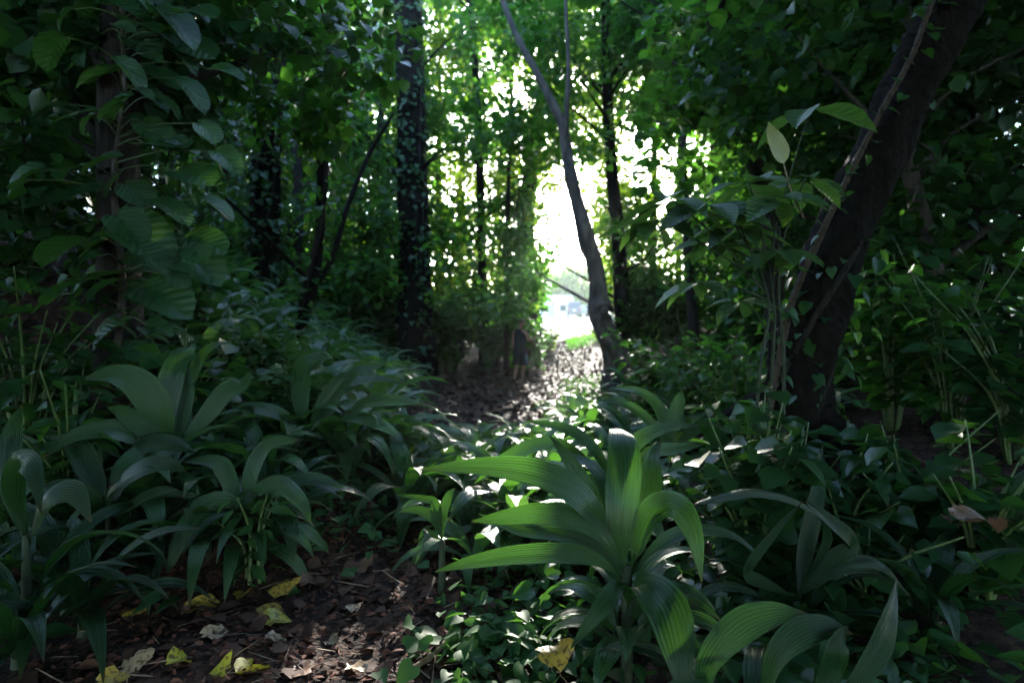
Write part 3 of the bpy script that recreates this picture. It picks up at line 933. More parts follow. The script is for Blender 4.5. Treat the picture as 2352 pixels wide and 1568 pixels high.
placed_plant("small young plant with narrow blades beside the path, left of the bright plant", (1015, 1240, 2.9), [
    ([(1015, 1240, 2.9), (1000, 1195, 2.88), (960, 1172, 2.85), (915, 1175, 2.82)], 0.055, (0.1, -0.8, 0.8), 0.1),
    ([(1015, 1240, 2.9), (1002, 1160, 2.88), (970, 1145, 2.86), (905, 1135, 2.84)], 0.045, (0.1, -0.8, 0.8), 0.1),
    ([(1016, 1240, 2.9), (1018, 1180, 2.92), (1030, 1140, 2.95), (1045, 1120, 3.0)], 0.05, (0, -1, 0.3), 0.1),
    ([(1014, 1240, 2.9), (1000, 1180, 2.9), (995, 1150, 2.92), (990, 1140, 2.95)], 0.035, (0, -1, 0.3), 0.1),
    ([(1015, 1240, 2.9), (990, 1225, 2.85), (975, 1220, 2.8), (960, 1240, 2.78)], 0.04, (0, -0.8, 0.8), 0.0)], k=1.1, fill=0)
placed_plant("plant with long silvery-topped blades sweeping left, beside the path's near bend", (700, 1010, 4.2), [
    ([(770, 1000, 4.2), (830, 930, 4.15), (900, 920, 4.1), (975, 928, 4.05)], 0.15, (-0.2, -0.6, 0.9), 0.1),
    ([(705, 990, 4.2), (740, 920, 4.2), (780, 870, 4.2), (812, 862, 4.2)], 0.13, (-0.5, -0.8, 0.6), 0.0),
    ([(740, 1005, 4.2), (760, 930, 4.3), (810, 860, 4.4), (875, 840, 4.5)], 0.15, (-0.3, -0.7, 0.7), 0.1),
    ([(700, 1010, 4.2), (690, 900, 4.3), (700, 830, 4.4), (755, 820, 4.5)], 0.15, (0, -0.8, 0.6), 0.0),
    ([(720, 1010, 4.2), (800, 960, 4.0), (870, 975, 3.9), (930, 1010, 3.8)], 0.13, (-0.1, -0.5, 1), 0.1),
    ([(700, 1010, 4.2), (640, 950, 4.1), (560, 940, 4.0), (500, 970, 3.9)], 0.13, (0.2, -0.6, 0.9), 0.1),
    ([(705, 1010, 4.2), (760, 900, 4.5), (850, 870, 4.7), (930, 880, 4.8)], 0.13, (0, -0.6, 0.9), 0.1)], k=1.1)
placed_plant("clump right behind the bright foreground plant with blades crossing it", (1400, 1110, 3.6), [
    ([(1400, 1105, 3.6), (1370, 1040, 3.55), (1310, 990, 3.5), (1205, 965, 3.45)], 0.13, (0.2, -0.6, 0.9), 0.1),
    ([(1395, 1105, 3.6), (1310, 1030, 3.55), (1240, 1020, 3.5), (1150, 1060, 3.4), (1090, 1110, 3.35)], 0.11, (0.2, -0.6, 0.9), 0.1),
    ([(1405, 1105, 3.6), (1460, 1020, 3.6), (1520, 985, 3.6), (1610, 975, 3.6)], 0.12, (-0.1, -0.6, 0.9), 0.1),
    ([(1403, 1100, 3.6), (1500, 1040, 3.5), (1560, 1030, 3.45), (1640, 1010, 3.4)], 0.11, (-0.1, -0.6, 0.9), 0.1)])
placed_plant("upright bladed clump above the black trunk's root, right of the path", (1540, 1060, 4.3), [
    ([(1540, 1060, 4.3), (1545, 980, 4.3), (1560, 920, 4.35), (1568, 900, 4.4)], 0.11, (0, -1, 0.3), 0.1),
    ([(1538, 1060, 4.3), (1500, 980, 4.3), (1440, 930, 4.3), (1360, 915, 4.3)], 0.13, (0.2, -0.6, 0.9), 0.1),
    ([(1542, 1060, 4.3), (1590, 990, 4.3), (1650, 970, 4.3), (1700, 990, 4.3)], 0.12, (-0.1, -0.6, 0.9), 0.1),
    ([(1540, 1060, 4.3), (1520, 950, 4.4), (1470, 900, 4.5), (1400, 890, 4.6)], 0.12, (0.1, -0.6, 0.9), 0.1)])

# single clumps whose blades show, across the middle ground
mid = [(1060, 5.0, "clump at the near edge of the leaf-strewn path, directly below the person"), (1180, 4.4, "glossy clump between the path and the crossing blades, below the person's feet"),
       (1130, 5.9, "small clump touching the leaf litter left of the walking person's line"), (1270, 6.2, "clump catching white glints just below the lit part of the path"),
       (1345, 7.4, "clump in front of the twisted grey trunk's foot"), (1460, 6.4, "clump to the right of the twisted trunk's foot, broad shining blades"),
       (940, 4.6, "clump sprawling over the path's left margin with pale tips"), (860, 5.5, "clump at the bottom of the left bank beside the path"), (1580, 6.5, "clump standing in shade behind the trunk's long root"),
       (1250, 5.0, "clump of crowded blades behind the crossing-bladed clump"), (790, 4.7, "shadowed clump above the small ground ivy patch"),
       (1660, 8.0, "clump at the foot of the umbrella-leaved shrub"), (620, 3.6, "dark clump behind the hanging folded blade"), (480, 3.4, "clump filling the shade right of the broad dark blades"), (150, 3.0, "dim clump by the left edge under streaked leaves"),
       (2150, 2.8, "dark pleated clump in the lower right corner shade"), (2290, 3.4, "pleated clump at the right edge with a long comb-like blade"),
       (40, 2.55, "black-green clump in the lower left corner"), (190, 2.8, "very dark clump left of the soil patch, in front of the near bed"), (330, 3.25, "very dark clump between the soil patch's yellow leaves and the near bed")]
for k, (px, Y, lab) in enumerate(mid):
    x = (px - CX) / FPX * Y
    palm_clump(lab, (x, Y, tz(x, Y)), 0.9 if Y > 4.2 else 0.72, 0.14 if Y > 3.8 else 0.11, 11, 700 + k, stem_h=0.05, mat='palm_shade' if lab.split()[0] in ('black-green', 'very', 'dim', 'dark') else 'palm')

# the beds further off: shared clump meshes, one object each
PROTO = []
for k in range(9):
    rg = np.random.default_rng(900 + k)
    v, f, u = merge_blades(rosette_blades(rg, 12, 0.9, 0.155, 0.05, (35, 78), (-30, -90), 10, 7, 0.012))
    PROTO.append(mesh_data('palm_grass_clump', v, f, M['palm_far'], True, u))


def bed(n, region, label_of, group, seed, sc=(0.75, 1.2), mind=0.42):
    rg = np.random.default_rng(seed)
    pts, tries = [], 0
    while len(pts) < n and tries < 6000:
        tries += 1
        x, y = region(rg)
        if all((x - a) ** 2 + (y - b) ** 2 > mind ** 2 for a, b in pts):
            pts.append((x, y))
            o = bpy.data.objects.new('palm_grass_clump', PROTO[rg.integers(len(PROTO))])
            COL.objects.link(o)
            o.location = (x, y, tz(x, y) - 0.02)
            o.rotation_euler = (rg.normal(0, 0.08), rg.normal(0, 0.08), rg.uniform(0, 6.28))
            o.scale = (rg.uniform(*sc),) * 3
            tag(o, label_of(x, y), 'plant', group)


def left_region(rg):
    while True:
        y = rg.uniform(4.5, 15)
        px = rg.uniform(380, 930)
        x = (px - CX) / FPX * y
        if x < -0.45 - 0.16 * y:
            return x, y


def left_label(x, y):
    if y > 11:
        return "small silvery-green palm grass clump high on the far left bank"
    if y > 7.5:
        return "palm grass clump in the thick bed halfway up the left bank"
    return "palm grass clump at the near, lower side of the left bank bed"


bed(125, left_region, left_label, "palm grass bed on the left bank", 31)


def near_left_region(rg):
    while True:
        y = rg.uniform(3.5, 5.2)
        px = rg.uniform(-20, 660)
        x = (px - CX) / FPX * y
        if x < -0.95:
            return x, y


bed(34, near_left_region, lambda x, y: "shaded palm grass clump in the near bed between the bare soil and the left bank", "palm grass near bed behind the soil", 35, (0.7, 1.0), 0.36)


def right_region(rg):
    while True:
        y = rg.uniform(5.0, 14)
        px = rg.uniform(1440, 1900)
        x = (px - CX) / FPX * y
        if x > 1.6 + 0.03 * y and y > 5.0:
            return x, y


bed(55, right_region, lambda x, y: "dark palm grass clump on the right bank, far side near the thin trunks" if y > 9 else "dark palm grass clump on the right bank behind the leaning black trunk", "palm grass bed on the right bank", 32, (0.7, 1.1))


def front_region(rg):
    while True:
        y = rg.uniform(3.6, 9.0)
        px = rg.uniform(930, 1480)
        x = (px - CX) / FPX * y
        if (y > 7.4 and x < 0.9) or (y < 4.6 and x < -0.35):
            continue
        return x, y


bed(62, front_region, lambda x, y: "glossy palm grass clump beside the lit path, in the strip before the twisted tree" if y > 6.5 else "glossy palm grass clump in the low strip between foreground plant and path", "palm grass strip before the path", 33, (0.65, 0.98), 0.36)


# ------------------------------------------------------------------ climbing plants with big round leaves
def big_leaf_template():
    n, a = 11, 9
    t = np.linspace(-0.12, 1, n)
    V = []
    for ti in t:
        u = max(ti, 0)
        hw = 0.52 * (math.sqrt(max(0.0, 1 - ((u - 0.36) / (0.64 if u > 0.36 else 0.52)) ** 2))) ** 0.9 if ti >= 0 else 0.33 + ti * 1.2
        hw = max(hw, 0.004)
        for uu in np.linspace(-1, 1, a):
            y = ti if ti >= 0 else (ti if abs(uu) > 0.3 else 0.0)
            x = uu * hw
            z = 0.16 * abs(x) - 0.22 * ti * ti + 0.012 * math.cos(ti * 26) * abs(uu)
            V.append((x, y, z))
    F = []
    for i in range(n - 1):
        for j in range(a - 1):
            q = i * a + j
            F.append([q, q + 1, q + 1 + a, q + a])
    return np.array(V), np.array(F)


BIG = big_leaf_template()


def one_leaf(name, center, size, yaw, pitch, roll, mat, root, tmpl=BIG, pet=None, tilt=0.5):
    """a single leaf centred at a point; yaw 0 points right (+X), pitch down positive"""
    d = np.array([math.cos(yaw) * math.cos(pitch), math.sin(yaw) * math.cos(pitch), -math.sin(pitch)])
    nh = np.array([math.sin(roll) * -math.sin(yaw), math.sin(roll) * math.cos(yaw) - tilt, math.cos(roll)])
    s, dd, nn = frames(d[None], nh[None])
    base = np.asarray(center) - d * size * 0.45
    v, f = scatter(tmpl[0], tmpl[1], base[None], s, dd, nn, np.array([[size * rgv.uniform(0.8, 1.1), size, size * rgv.uniform(0.5, 2.6)]]))
    o = obj(name, v, f, mat, root, uv=np.stack([tmpl[0][:, 1] - 0.7 * np.abs(tmpl[0][:, 0]), 0.5 * tmpl[0][:, 1]], 1))
    if pet is not None:
        pv, pf = tube([pet, (np.asarray(pet) + base) / 2 + [0, 0, 0.05], base], [0.006, 0.005, 0.004], 5, 6)
        obj('petiole', pv, pf, M['stem'], o)
    return o


cv = thing('climbing_vine', "climbing vine with broad round leaves on the dark left foreground trunk", 'climbing plant', P(268, 830, 4.65))
line = [P(262, 860, 4.62), P(280, 650, 4.62), P(262, 420, 4.62), P(285, 200, 4.62), P(280, 0, 4.62), P(290, -80, 4.65)]
vv, vf = tube(line, [0.03, 0.025, 0.02, 0.018], 7, 30, 0.1)
obj('stem', vv, vf, M['bark_grey'], cv)
rgv = np.random.default_rng(6)
spots = [(365, 168, 100), (440, 205, 95), (445, 105, 100), (375, 325, 115), (228, 365, 85), (440, 395, 120), (255, 420, 75), (315, 442, 78), (325, 535, 130), (245, 500, 90), (462, 550, 115), (452, 588, 120),
         (238, 628, 140), (370, 670, 120), (110, 455, 120), (300, 802, 75), (335, 212, 45), (400, 40, 110), (450, 20, 90), (480, 300, 60), (520, 360, 70), (150, 560, 120), (170, 260, 90), (210, 170, 80), (190, 80, 90), (320, 90, 90), (500, 470, 80), (520, 160, 70), (140, 660, 110), (400, 480, 80), (350, 590, 90)]
spots += [(rgv.normal(285, 95), rgv.uniform(-40, 760), rgv.uniform(40, 95)) for _ in range(52)]
for px, py, sz in spots:
    Y = 4.45 + rgv.uniform(-0.35, 0.3)
    c = P(px, py, Y)
    left = px < 275
    yaw = (math.pi if left else 0) + rgv.uniform(-0.6, 0.3) * (1 if not left else -1)
    st = spline(line, 60)
    pet = st[int(np.argmin(np.linalg.norm(st - c, axis=1)))]
    one_leaf('leaf', c, sz / FPX * Y * 0.98, yaw, rgv.uniform(-0.05, 0.45) * (1 if sz > 95 else 1.6), rgv.uniform(-0.4, 0.25), M['pothos'], cv, BIG, pet)

# vines draped on trunks and hanging in curtains: one mesh of leaves and one of stems each
def curtain(label, tops, drop, Y, leafsize, n_leaf, mat, seed, tmpl=HEART, sway=0.15):
    rg = np.random.default_rng(seed)
    tops = [P(px, py, Y + rg.uniform(-0.6, 0.6)) for px, py in tops]
    root = thing('climbing_vine', label, 'climbing plant', tops[0] * [1, 1, 0] + [0, 0, tz(tops[0][0], tops[0][1])], "vines hung on the trees")
    mb, pos = MB(), []
    for tp in tops:
        g = tz(tp[0], tp[1])
        L = min(drop * rg.uniform(0.8, 1.1), tp[2] - g - 0.05)
        p = [tp + [rg.normal(0, sway) * (k > 0), rg.normal(0, sway) * (k > 0), -L * k / 4] for k in range(5)]
        mb.add(*tube(p, [0.012, 0.01, 0.008], 4, 14))
        pos.append(spline(p, 60)[rg.integers(0, 60, n_leaf)] + rg.normal(0, 0.13, (n_leaf, 3)))
    mb.build('stem', M['bark'], root)
    pos = np.concatenate(pos)
    N = len(pos)
    dirv = unit(np.stack([rg.normal(0, 0.7, N), rg.normal(-0.2, 0.7, N), rg.uniform(-1.1, -0.1, N)], 1))
    nh = unit(np.stack([rg.normal(0, 0.5, N), rg.normal(-0.4, 0.5, N), np.full(N, 0.8)], 1))
    s, d, n = frames(dirv, nh)
    v, f = scatter(tmpl[0], tmpl[1], pos, s, d, n, leafsize * rg.uniform(0.6, 1.25, N))
    obj('foliage', v, f, mat, root)


def trunk_vine(label, pts, radius, n, leafsize, mat, seed):
    rg = np.random.default_rng(seed)
    L = spline([np.asarray(p) for p in pts], 80)
    root = thing('climbing_vine', label, 'climbing plant', (L[0][0], L[0][1], tz(L[0][0], L[0][1])), "vines hung on the trees")
    mb = MB()
    for k in range(5):
        ph = rg.uniform(0, 6.28)
        tt = np.linspace(0, 1, 20)
        idx = (tt * 79).astype(int)
        p = L[idx] + np.stack([np.cos(ph + tt * 2.5) * radius, np.sin(ph + tt * 2.5) * radius, np.zeros(20)], 1)
        mb.add(*tube(p, [0.03, 0.02], 5))
    mb.build('stem', M['bark'], root)
    i = rg.integers(0, 80, n)
    th = rg.uniform(0, 6.28, n)
    r = radius + rg.uniform(0, 0.35, n) ** 1.5
    out = np.stack([np.cos(th), np.sin(th), np.zeros(n)], 1)
    pos = L[i] + out * r[:, None]
    dirv = unit(out * 0.6 + rg.normal(0, 0.4, (n, 3)) + [0, 0, -0.6])
    nh = unit(out * 0.7 + [0, 0, 0.8] + rg.normal(0, 0.3, (n, 3)))
    s, d, nn = frames(dirv, nh)
    v, f = scatter(HEART[0], HEART[1], pos, s, d, nn, leafsize * rg.uniform(0.6, 1.3, n))
    obj('foliage', v, f, mat, root)


trunk_vine("leafy vine wrapped round the massive dark trunk left of the person", [P(955, 850, 17.5), P(952, 600, 17.5), P(945, 300, 17.5), P(935, 0, 17.5)], 0.44, 1100, 0.17, M['leaf_dark'], 21)
trunk_vine("vine draped over the shadowed trunk behind the left leaf bed", [P(615, 720, 11.5), P(612, 560, 11.5), P(615, 350, 11.5), P(625, 60, 11.5)], 0.3, 900, 0.15, M['leaf_dark'], 22)
trunk_vine("vine of round leaves on the crooked sapling of the left bank", [P(700, 720, 9.5), P(734, 520, 9.5), P(738, 380, 9.5), P(735, 100, 9.5)], 0.12, 130, 0.15, M['leaf_mid'], 23)
rl = thing('climbing_vine', "rough brown rope-like liana running up the black leaning trunk's left edge", 'climbing plant', P(1738, 900, 4.15))
rp = [P(1765, 960, 4.17), P(1778, 880, 4.15), P(1818, 700, 4.14), P(1876, 560, 4.12), P(1954, 395, 4.07), P(2028, 250, 4.03), P(2094, 130, 3.99), P(2136, 20, 3.96), P(2198, -120, 3.9)]
v, f = tube(rp, [0.026, 0.023, 0.02, 0.018, 0.016], 9, 200, 0.16, 5, 0.15)
obj('stem', v, f, M['liana'], rl)
rgl = np.random.default_rng(15)
lp = spline(rp, 120)[rgl.integers(4, 110, 46)] + rgl.normal(0, 0.05, (46, 3)) + [0, -0.03, 0]
s_, d_, n_ = frames(np.stack([rgl.normal(0, 0.8, 46), rgl.normal(-0.3, 0.5, 46), rgl.uniform(-1, 0.2, 46)], 1), np.stack([rgl.normal(0, 0.4, 46), rgl.normal(-0.5, 0.3, 46), np.ones(46)], 1))
v, f = scatter(HEART[0], HEART[1], lp, s_, d_, n_, 0.085 * rgl.uniform(0.6, 1.3, 46))
obj('foliage', v, f, M['leaf_dark'], rl)
trunk_vine("small dark-leaved vine creeping round the leaning black trunk's lower half", [P(1838, 1000, 4.4), P(1835, 900, 4.4), P(1868, 740, 4.35), P(1925, 560, 4.3)], 0.2, 150, 0.1, M['leaf_dark'], 36)
curtain("curtain of bright leafy vines between crooked sapling and vine-clad trunk", [(780, 120), (810, 200), (840, 160), (865, 220), (830, 60), (760, 220), (880, 120)], 6.5, 15.5, 0.2, 110, M['leaf_mid'], 24)
curtain("sunlit vine curtain right of the vine-clad trunk", [(1005, 420), (1025, 390), (1050, 430), (1070, 400), (1030, 460), (1085, 470)], 5, 21, 0.19, 120, M['leaf_sun'], 25)
curtain("broad-leaved creeper hanging over the person's head", [(1180, 520), (1200, 470), (1222, 540), (1240, 600), (1190, 600), (1160, 540)], 3.4, 18.5, 0.2, 90, M['leaf_mid'], 26)
curtain("dim vine curtain in front of the left dark trunks", [(500, 60), (530, 20), (560, 120), (480, 150), (590, 60)], 5.5, 12.2, 0.18, 110, M['pothos'], 27)
curtain("thick dark vine curtain left of the climber-covered trunk", [(40, -40), (90, 20), (140, 60), (190, -20), (120, -60), (60, 160)], 4.6, 6.2, 0.15, 110, M['leaf_dark'], 34)
curtain("thick dark vine curtain right of the climber-covered trunk", [(350, -60), (390, 0), (430, -40), (470, 40), (330, 60)], 4.6, 6.4, 0.15, 110, M['pothos'], 35)
curtain("thin vines hanging behind the umbrella-leaved shrub", [(1610, 300), (1640, 340), (1660, 280), (1690, 330)], 4.0, 13.0, 0.17, 80, M['leaf_mid'], 28)
curtain("large-leaved vines dangling at the top left over the pale trunk", [(640, -60), (680, -70), (720, -60), (700, -40), (750, -50), (790, -60)], 2.2, 8.0, 0.24, 40, M['leaf_mid'], 29)


# ------------------------------------------------------------------ shrubs
def shrub(label, base, height, radius, n_stem, per_stem, leafsize, mat, seed, tmpl=OVAL, name='leafy_shrub', group="shrubs under the trees", lean=(0, 0)):
    rg = np.random.default_rng(seed)
    b = np.array(base, float)
    root = thing(name, label, 'shrub', b, group)
    mb, pos, dv = MB(), [], []
    for k in range(n_stem):
        a = rg.uniform(0, 6.28)
        r = radius * rg.uniform(0.3, 1)
        h = height * rg.uniform(0.6, 1.05)
        tip = b + [math.cos(a) * r + lean[0], math.sin(a) * r + lean[1], h]
        p = spline([b + [math.cos(a) * 0.04, math.sin(a) * 0.04, -0.05], b + (tip - b) * [0.3, 0.3, 0.55], tip], 20)
        mb.add(*tube(p, [0.014, 0.01, 0.004], 5))
        i = rg.integers(4, 20, per_stem)
        q = p[i]
        th = rg.uniform(0, 6.28, per_stem)
        o = np.stack([np.cos(th), np.sin(th), rg.uniform(-0.5, 0.25, per_stem)], 1)
        pos.append(q + o * leafsize * 0.35)
        dv.append(o)
    mb.build('stem', M['stem'], root)
    pos, dv = np.concatenate(pos), np.concatenate(dv)
    N = len(pos)
    nh = unit(np.stack([rg.normal(0, 0.4, N), rg.normal(0, 0.4, N), np.ones(N)], 1))
    s, d, n = frames(dv + rg.normal(0, 0.15, (N, 3)), nh)
    v, f = scatter(tmpl[0], tmpl[1], pos, s, d, n, leafsize * rg.uniform(0.65, 1.25, N))
    obj('foliage', v, f, mat, root)
    return root


def at(px, Y):
    x = (px - CX) / FPX * Y
    return (x, Y, tz(x, Y))


for k, (px, Y, h, r, ns, ps, ls, mt, tm, lab) in enumerate([
    (1045, 18.5, 1.5, 0.9, 22, 22, 0.15, 'leaf_dark', OVAL, "dark round-leaved bush at the foot of the vine-clad trunk"),
    (1120, 18.2, 1.7, 0.8, 22, 22, 0.15, 'leaf_dark', OVAL, "dark bush immediately left of the walking person"),
    (1235, 19.5, 1.6, 0.7, 22, 22, 0.15, 'leaf_mid', OVAL, "sun-flecked bush immediately right of the walking person"),
    (1262, 24, 1.3, 0.8, 20, 20, 0.16, 'leaf_sun', OVAL, "low bright bush where the path meets the clearing, left side"),
    (1375, 25, 0.7, 0.7, 16, 18, 0.14, 'leaf_sun', OVAL, "low bright bush behind the twisted grey trunk at the clearing"),
    (600, 6.0, 0.75, 0.5, 12, 14, 0.14, 'cover', OVAL, "light green bushy plant among the left bank blades"),
    (680, 5.0, 0.65, 0.4, 10, 14, 0.13, 'cover', OVAL, "small pointed-leaf plant below the crooked sapling"),
    (585, 3.3, 0.55, 0.28, 7, 9, 0.12, 'cover', LANCE, "sprig of pale pointed leaflets near the folded blade"),
    (1500, 7.8, 1.4, 0.7, 14, 18, 0.16, 'leaf_mid', OVAL, "leafy bush right of the twisted grey trunk"),
    (1600, 7.0, 1.5, 0.8, 14, 18, 0.17, 'leaf_mid', LANCE, "bush of long pointed leaves before the umbrella-leaved shrub"),
    (1690, 6.2, 1.2, 0.7, 14, 18, 0.16, 'leaf_mid', LANCE, "narrow-leaved bush left against the leaning black trunk"),
    (1760, 10, 2.2, 1.1, 18, 22, 0.2, 'leaf_dark', OVAL, "tall shaded bush behind the mid-size leaning trunk"),
    (1735, 3.15, 1.15, 0.4, 18, 22, 0.14, 'leaf_dark', OVAL, "dark bush hiding the stalks of the umbrella-leaved shrub"),
    (1690, 4.2, 1.0, 0.5, 14, 18, 0.15, 'leaf_mid', OVAL, "leafy bush before the leaning black trunk's left root"),
    (2050, 5.6, 1.6, 0.8, 14, 18, 0.2, 'leaf_mid', OVAL, "green-lit bush right behind the leaning black trunk"),
    (2190, 5.0, 1.7, 0.8, 14, 18, 0.2, 'leaf_mid', LANCE, "bush with twisted pointed leaves right of the lichen-banded trunk"),
    (2330, 4.6, 1.6, 0.9, 14, 18, 0.18, 'leaf_dark', OVAL, "dark bush filling the right edge at eye height"),
    (1830, 3.7, 0.85, 0.5, 12, 16, 0.15, 'leaf_dark', OVAL, "dark bush in front of the leaning black trunk's foot"),
    (1930, 3.5, 0.8, 0.5, 12, 16, 0.15, 'leaf_dark', HEART, "heart-leaved dark bush against the black trunk's right foot"),
    (2080, 3.6, 0.9, 0.6, 10, 14, 0.15, 'leaf_dark', OVAL, "low dim bush at the black trunk's right foot"),
    (1990, 3.0, 0.5, 0.45, 10, 12, 0.16, 'leaf_dark', LANCE, "wet drooping foliage at the black trunk's base"),
    (2250, 3.1, 0.9, 0.6, 10, 14, 0.16, 'leaf_dark', OVAL, "black-green bush above the lower right corner"),
    (1750, 3.4, 0.45, 0.4, 10, 12, 0.11, 'leaf_mid', LANCE, "small sprouting plant between the bright plant and black trunk"),
    (60, 4.2, 1.5, 0.8, 14, 18, 0.18, 'leaf_dark', LANCE, "dark streaky bush at the left edge at eye height"),
    (160, 3.6, 1.0, 0.7, 12, 16, 0.17, 'leaf_dark', LANCE, "dark bush left of the climber-covered trunk's foot"),
    (420, 4.6, 0.9, 0.6, 12, 16, 0.16, 'leaf_dark', OVAL, "dark bush right of the climber-covered trunk's foot"),
    (820, 17, 1.6, 1.0, 20, 22, 0.17, 'leaf_mid', OVAL, "bush in half shade left of the vine-clad trunk's base"),
    (720, 16, 1.6, 1.0, 20, 22, 0.17, 'leaf_mid', OVAL, "bush behind the top of the left bank bed"),
    (580, 15, 1.8, 1.0, 20, 22, 0.17, 'leaf_mid', OVAL, "bright leafy bush crowning the left bank"),
    (1660, 15, 1.8, 1.1, 20, 22, 0.18, 'leaf_mid', OVAL, "bush on the far right bank behind the slender bowing trunk"),
    (1500, 19, 2.4, 1.2, 24, 24, 0.18, 'leaf_mid', OVAL, "tall airy bush against the light right of the straight dark trunk")]):
    shrub(lab, at(px, Y), h, r, ns, ps, ls, M[mt], 1200 + k, tm)

# undergrowth closing the wood between the far trunks
rgh = np.random.default_rng(61)
n_h = 0
while n_h < 150:
    Y = rgh.uniform(17, 31)
    px = rgh.uniform(420, 2000)
    if 1205 - (Y - 17) * 1.0 < px < 1425 + (31 - Y) * 2:
        continue
    side = "left" if px < 1200 else "right"
    depth_ = "far, sunlit" if Y > 24 else "shaded middle"
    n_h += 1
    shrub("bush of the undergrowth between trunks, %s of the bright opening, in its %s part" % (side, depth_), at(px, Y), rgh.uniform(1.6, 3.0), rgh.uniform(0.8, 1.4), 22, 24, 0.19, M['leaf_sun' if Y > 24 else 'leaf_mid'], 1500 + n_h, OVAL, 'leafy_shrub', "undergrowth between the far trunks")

# the umbrella-leaved shrub: leaflets ringed round the end of each stalk
us = thing('umbrella_shrub', "shrub with rings of broad pointed leaflets, left of the leaning black trunk", 'shrub', at(1745, 3.4))
ub = np.array(at(1745, 3.4))
hubs = [((1625, 470, 3.3), 0.3, 8, None), ((1780, 455, 3.2), 0.26, 8, None), ((1540, 455, 3.3), 0.3, 6, None), ((1790, 575, 3.25), 0.24, 7, None), ((1690, 520, 3.5), 0.26, 8, None), ((1600, 650, 3.6), 0.22, 6, None), ((1700, 690, 3.6), 0.2, 7, None), ((1860, 250, 3.4), 0.3, 3, None), ((1500, 505, 3.5), 0.26, 6, None), ((1720, 420, 3.4), 0.26, 7, None), ((1640, 560, 3.7), 0.24, 7, None), ((1850, 410, 3.5), 0.24, 6, None)]
rgu = np.random.default_rng(17)
LEAFLET = None
def leaflet_template():
    n, a = 9, 7
    V = []
    for ti in np.linspace(0, 1, n):
        hw = max(0.26 * math.sin(math.pi * ti ** 0.85) ** 0.9, 0.006)
        for uu in np.linspace(-1, 1, a):
            V.append((uu * hw, ti, 0.35 * abs(uu * hw) - 0.22 * ti * ti + 0.01 * math.cos(ti * 30) * abs(uu)))
    F = []
    for i in range(n - 1):
        for j in range(a - 1):
            q = i * a + j
            F.append([q, q + 1, q + 1 + a, q + a])
    return np.array(V), np.array(F)


LEAFLET = leaflet_template()
mains = []
for k in range(3):
    mp = spline([ub + [0.1 * (k - 1), rgu.normal(0, 0.05), -0.05], P(1745 + 28 * k, 860, 3.4 + 0.06 * k), P(1765 + 12 * k, 690, 3.45), P(1700 + 45 * k, 520, 3.4)], 30)
    mains.append(mp)
    v, f = tube(mp, [0.012, 0.01, 0.008, 0.006], 7, None, 0.04, k)
    obj('stem', v, f, M['dim_stem'], us)
for (hp, sz, nl, _) in hubs:
    h = P(*hp)
    st_ = mains[int(rgu.integers(len(mains)))]
    j1 = st_[int(rgu.integers(20, 29)) if hp[1] < 600 else int(rgu.integers(13, 20))]
    v, f = tube([j1, j1 * 0.5 + h * 0.5 + [0, 0, 0.04], h], [0.006, 0.005, 0.004], 6, 14)
    st = obj('stem', v, f, M['dim_stem'], us)
    for k in range(nl):
        az = 2 * math.pi * k / nl + rgu.uniform(-0.25, 0.25)
        pt = rgu.uniform(0.0, 0.45)
        d = np.array([math.cos(az) * math.cos(pt), math.sin(az) * math.cos(pt), -math.sin(pt)])
        s, dd, nn = frames(d[None], np.array([[rgu.normal(0, 0.2), -0.25 + rgu.normal(0, 0.2), 1.0]]))
        base = h + d * 0.035
        v, f = scatter(LEAFLET[0], LEAFLET[1], base[None], s, dd, nn, np.array([sz * rgu.uniform(0.85, 1.25)]))
        obj('leaflet', v, f, M['umbrella'], us, uv=np.stack([LEAFLET[0][:, 1] - 0.7 * np.abs(LEAFLET[0][:, 0]), 0.5 * LEAFLET[0][:, 1]], 1))
# the young leaf standing upright above it
v, f, u = blade([P(1800, 375, 3.2), P(1792, 350, 3.19), P(1775, 310, 3.18), P(1765, 280, 3.2)], 0.125, 14, 11, 0.01, (0.2, -1, 0.2), 0.15)
yl = obj('young_leaf', v, f, leaf_mat('young_leaf', (0.16, 0.17, 0.06), (0.25, 0.25, 0.09), (0.3, 0.35, 0.08), 0.3, 0.4), us)
yl["label"] = "yellowish young leaf standing upright"
v, f = tube([P(1800, 375, 3.2), P(1815, 430, 3.2), P(1845, 500, 3.22)], [0.004, 0.005, 0.007], 5, 8)
obj('stem', v, f, M['twig'], us)

# ------------------------------------------------------------------ ground cover, leaf litter, grass: nobody could count these
def ground_scatter(name, n, where, size, tmpl, mat, seed, lift=(0.0, 0.02), tilt=0.5, kind='stuff', upright_=0.0):
    rg = np.random.default_rng(seed)
    pts = []
    while sum(len(p) for p in pts) < n:
        q = where(rg, n)
        pts.append(q)
    xy = np.concatenate(pts)[:n]
    N = len(xy)
    pos = np.stack([xy[:, 0], xy[:, 1], terrain(xy[:, 0], xy[:, 1]) + rg.uniform(*lift, N)], 1)
    a = rg.uniform(0, 6.28, N)
    dirv = np.stack([np.cos(a), np.sin(a), rg.normal(upright_, 0.25, N)], 1)
    nh = unit(np.stack([rg.normal(0, tilt, N), rg.normal(0, tilt, N), np.ones(N)], 1))
    s, d, nn = frames(dirv, nh)
    v, f = scatter(tmpl[0], tmpl[1], pos, s, d, nn, size * rg.uniform(0.5, 1.4, N))
    return tag(obj(name, v, f, mat), kind=kind)


def near_soil(rg, n):
    y = rg.uniform(2.0, 4.6, n)
    x = rg.uniform(-2.2, 0.4, n)
    return np.stack([x, y], 1)


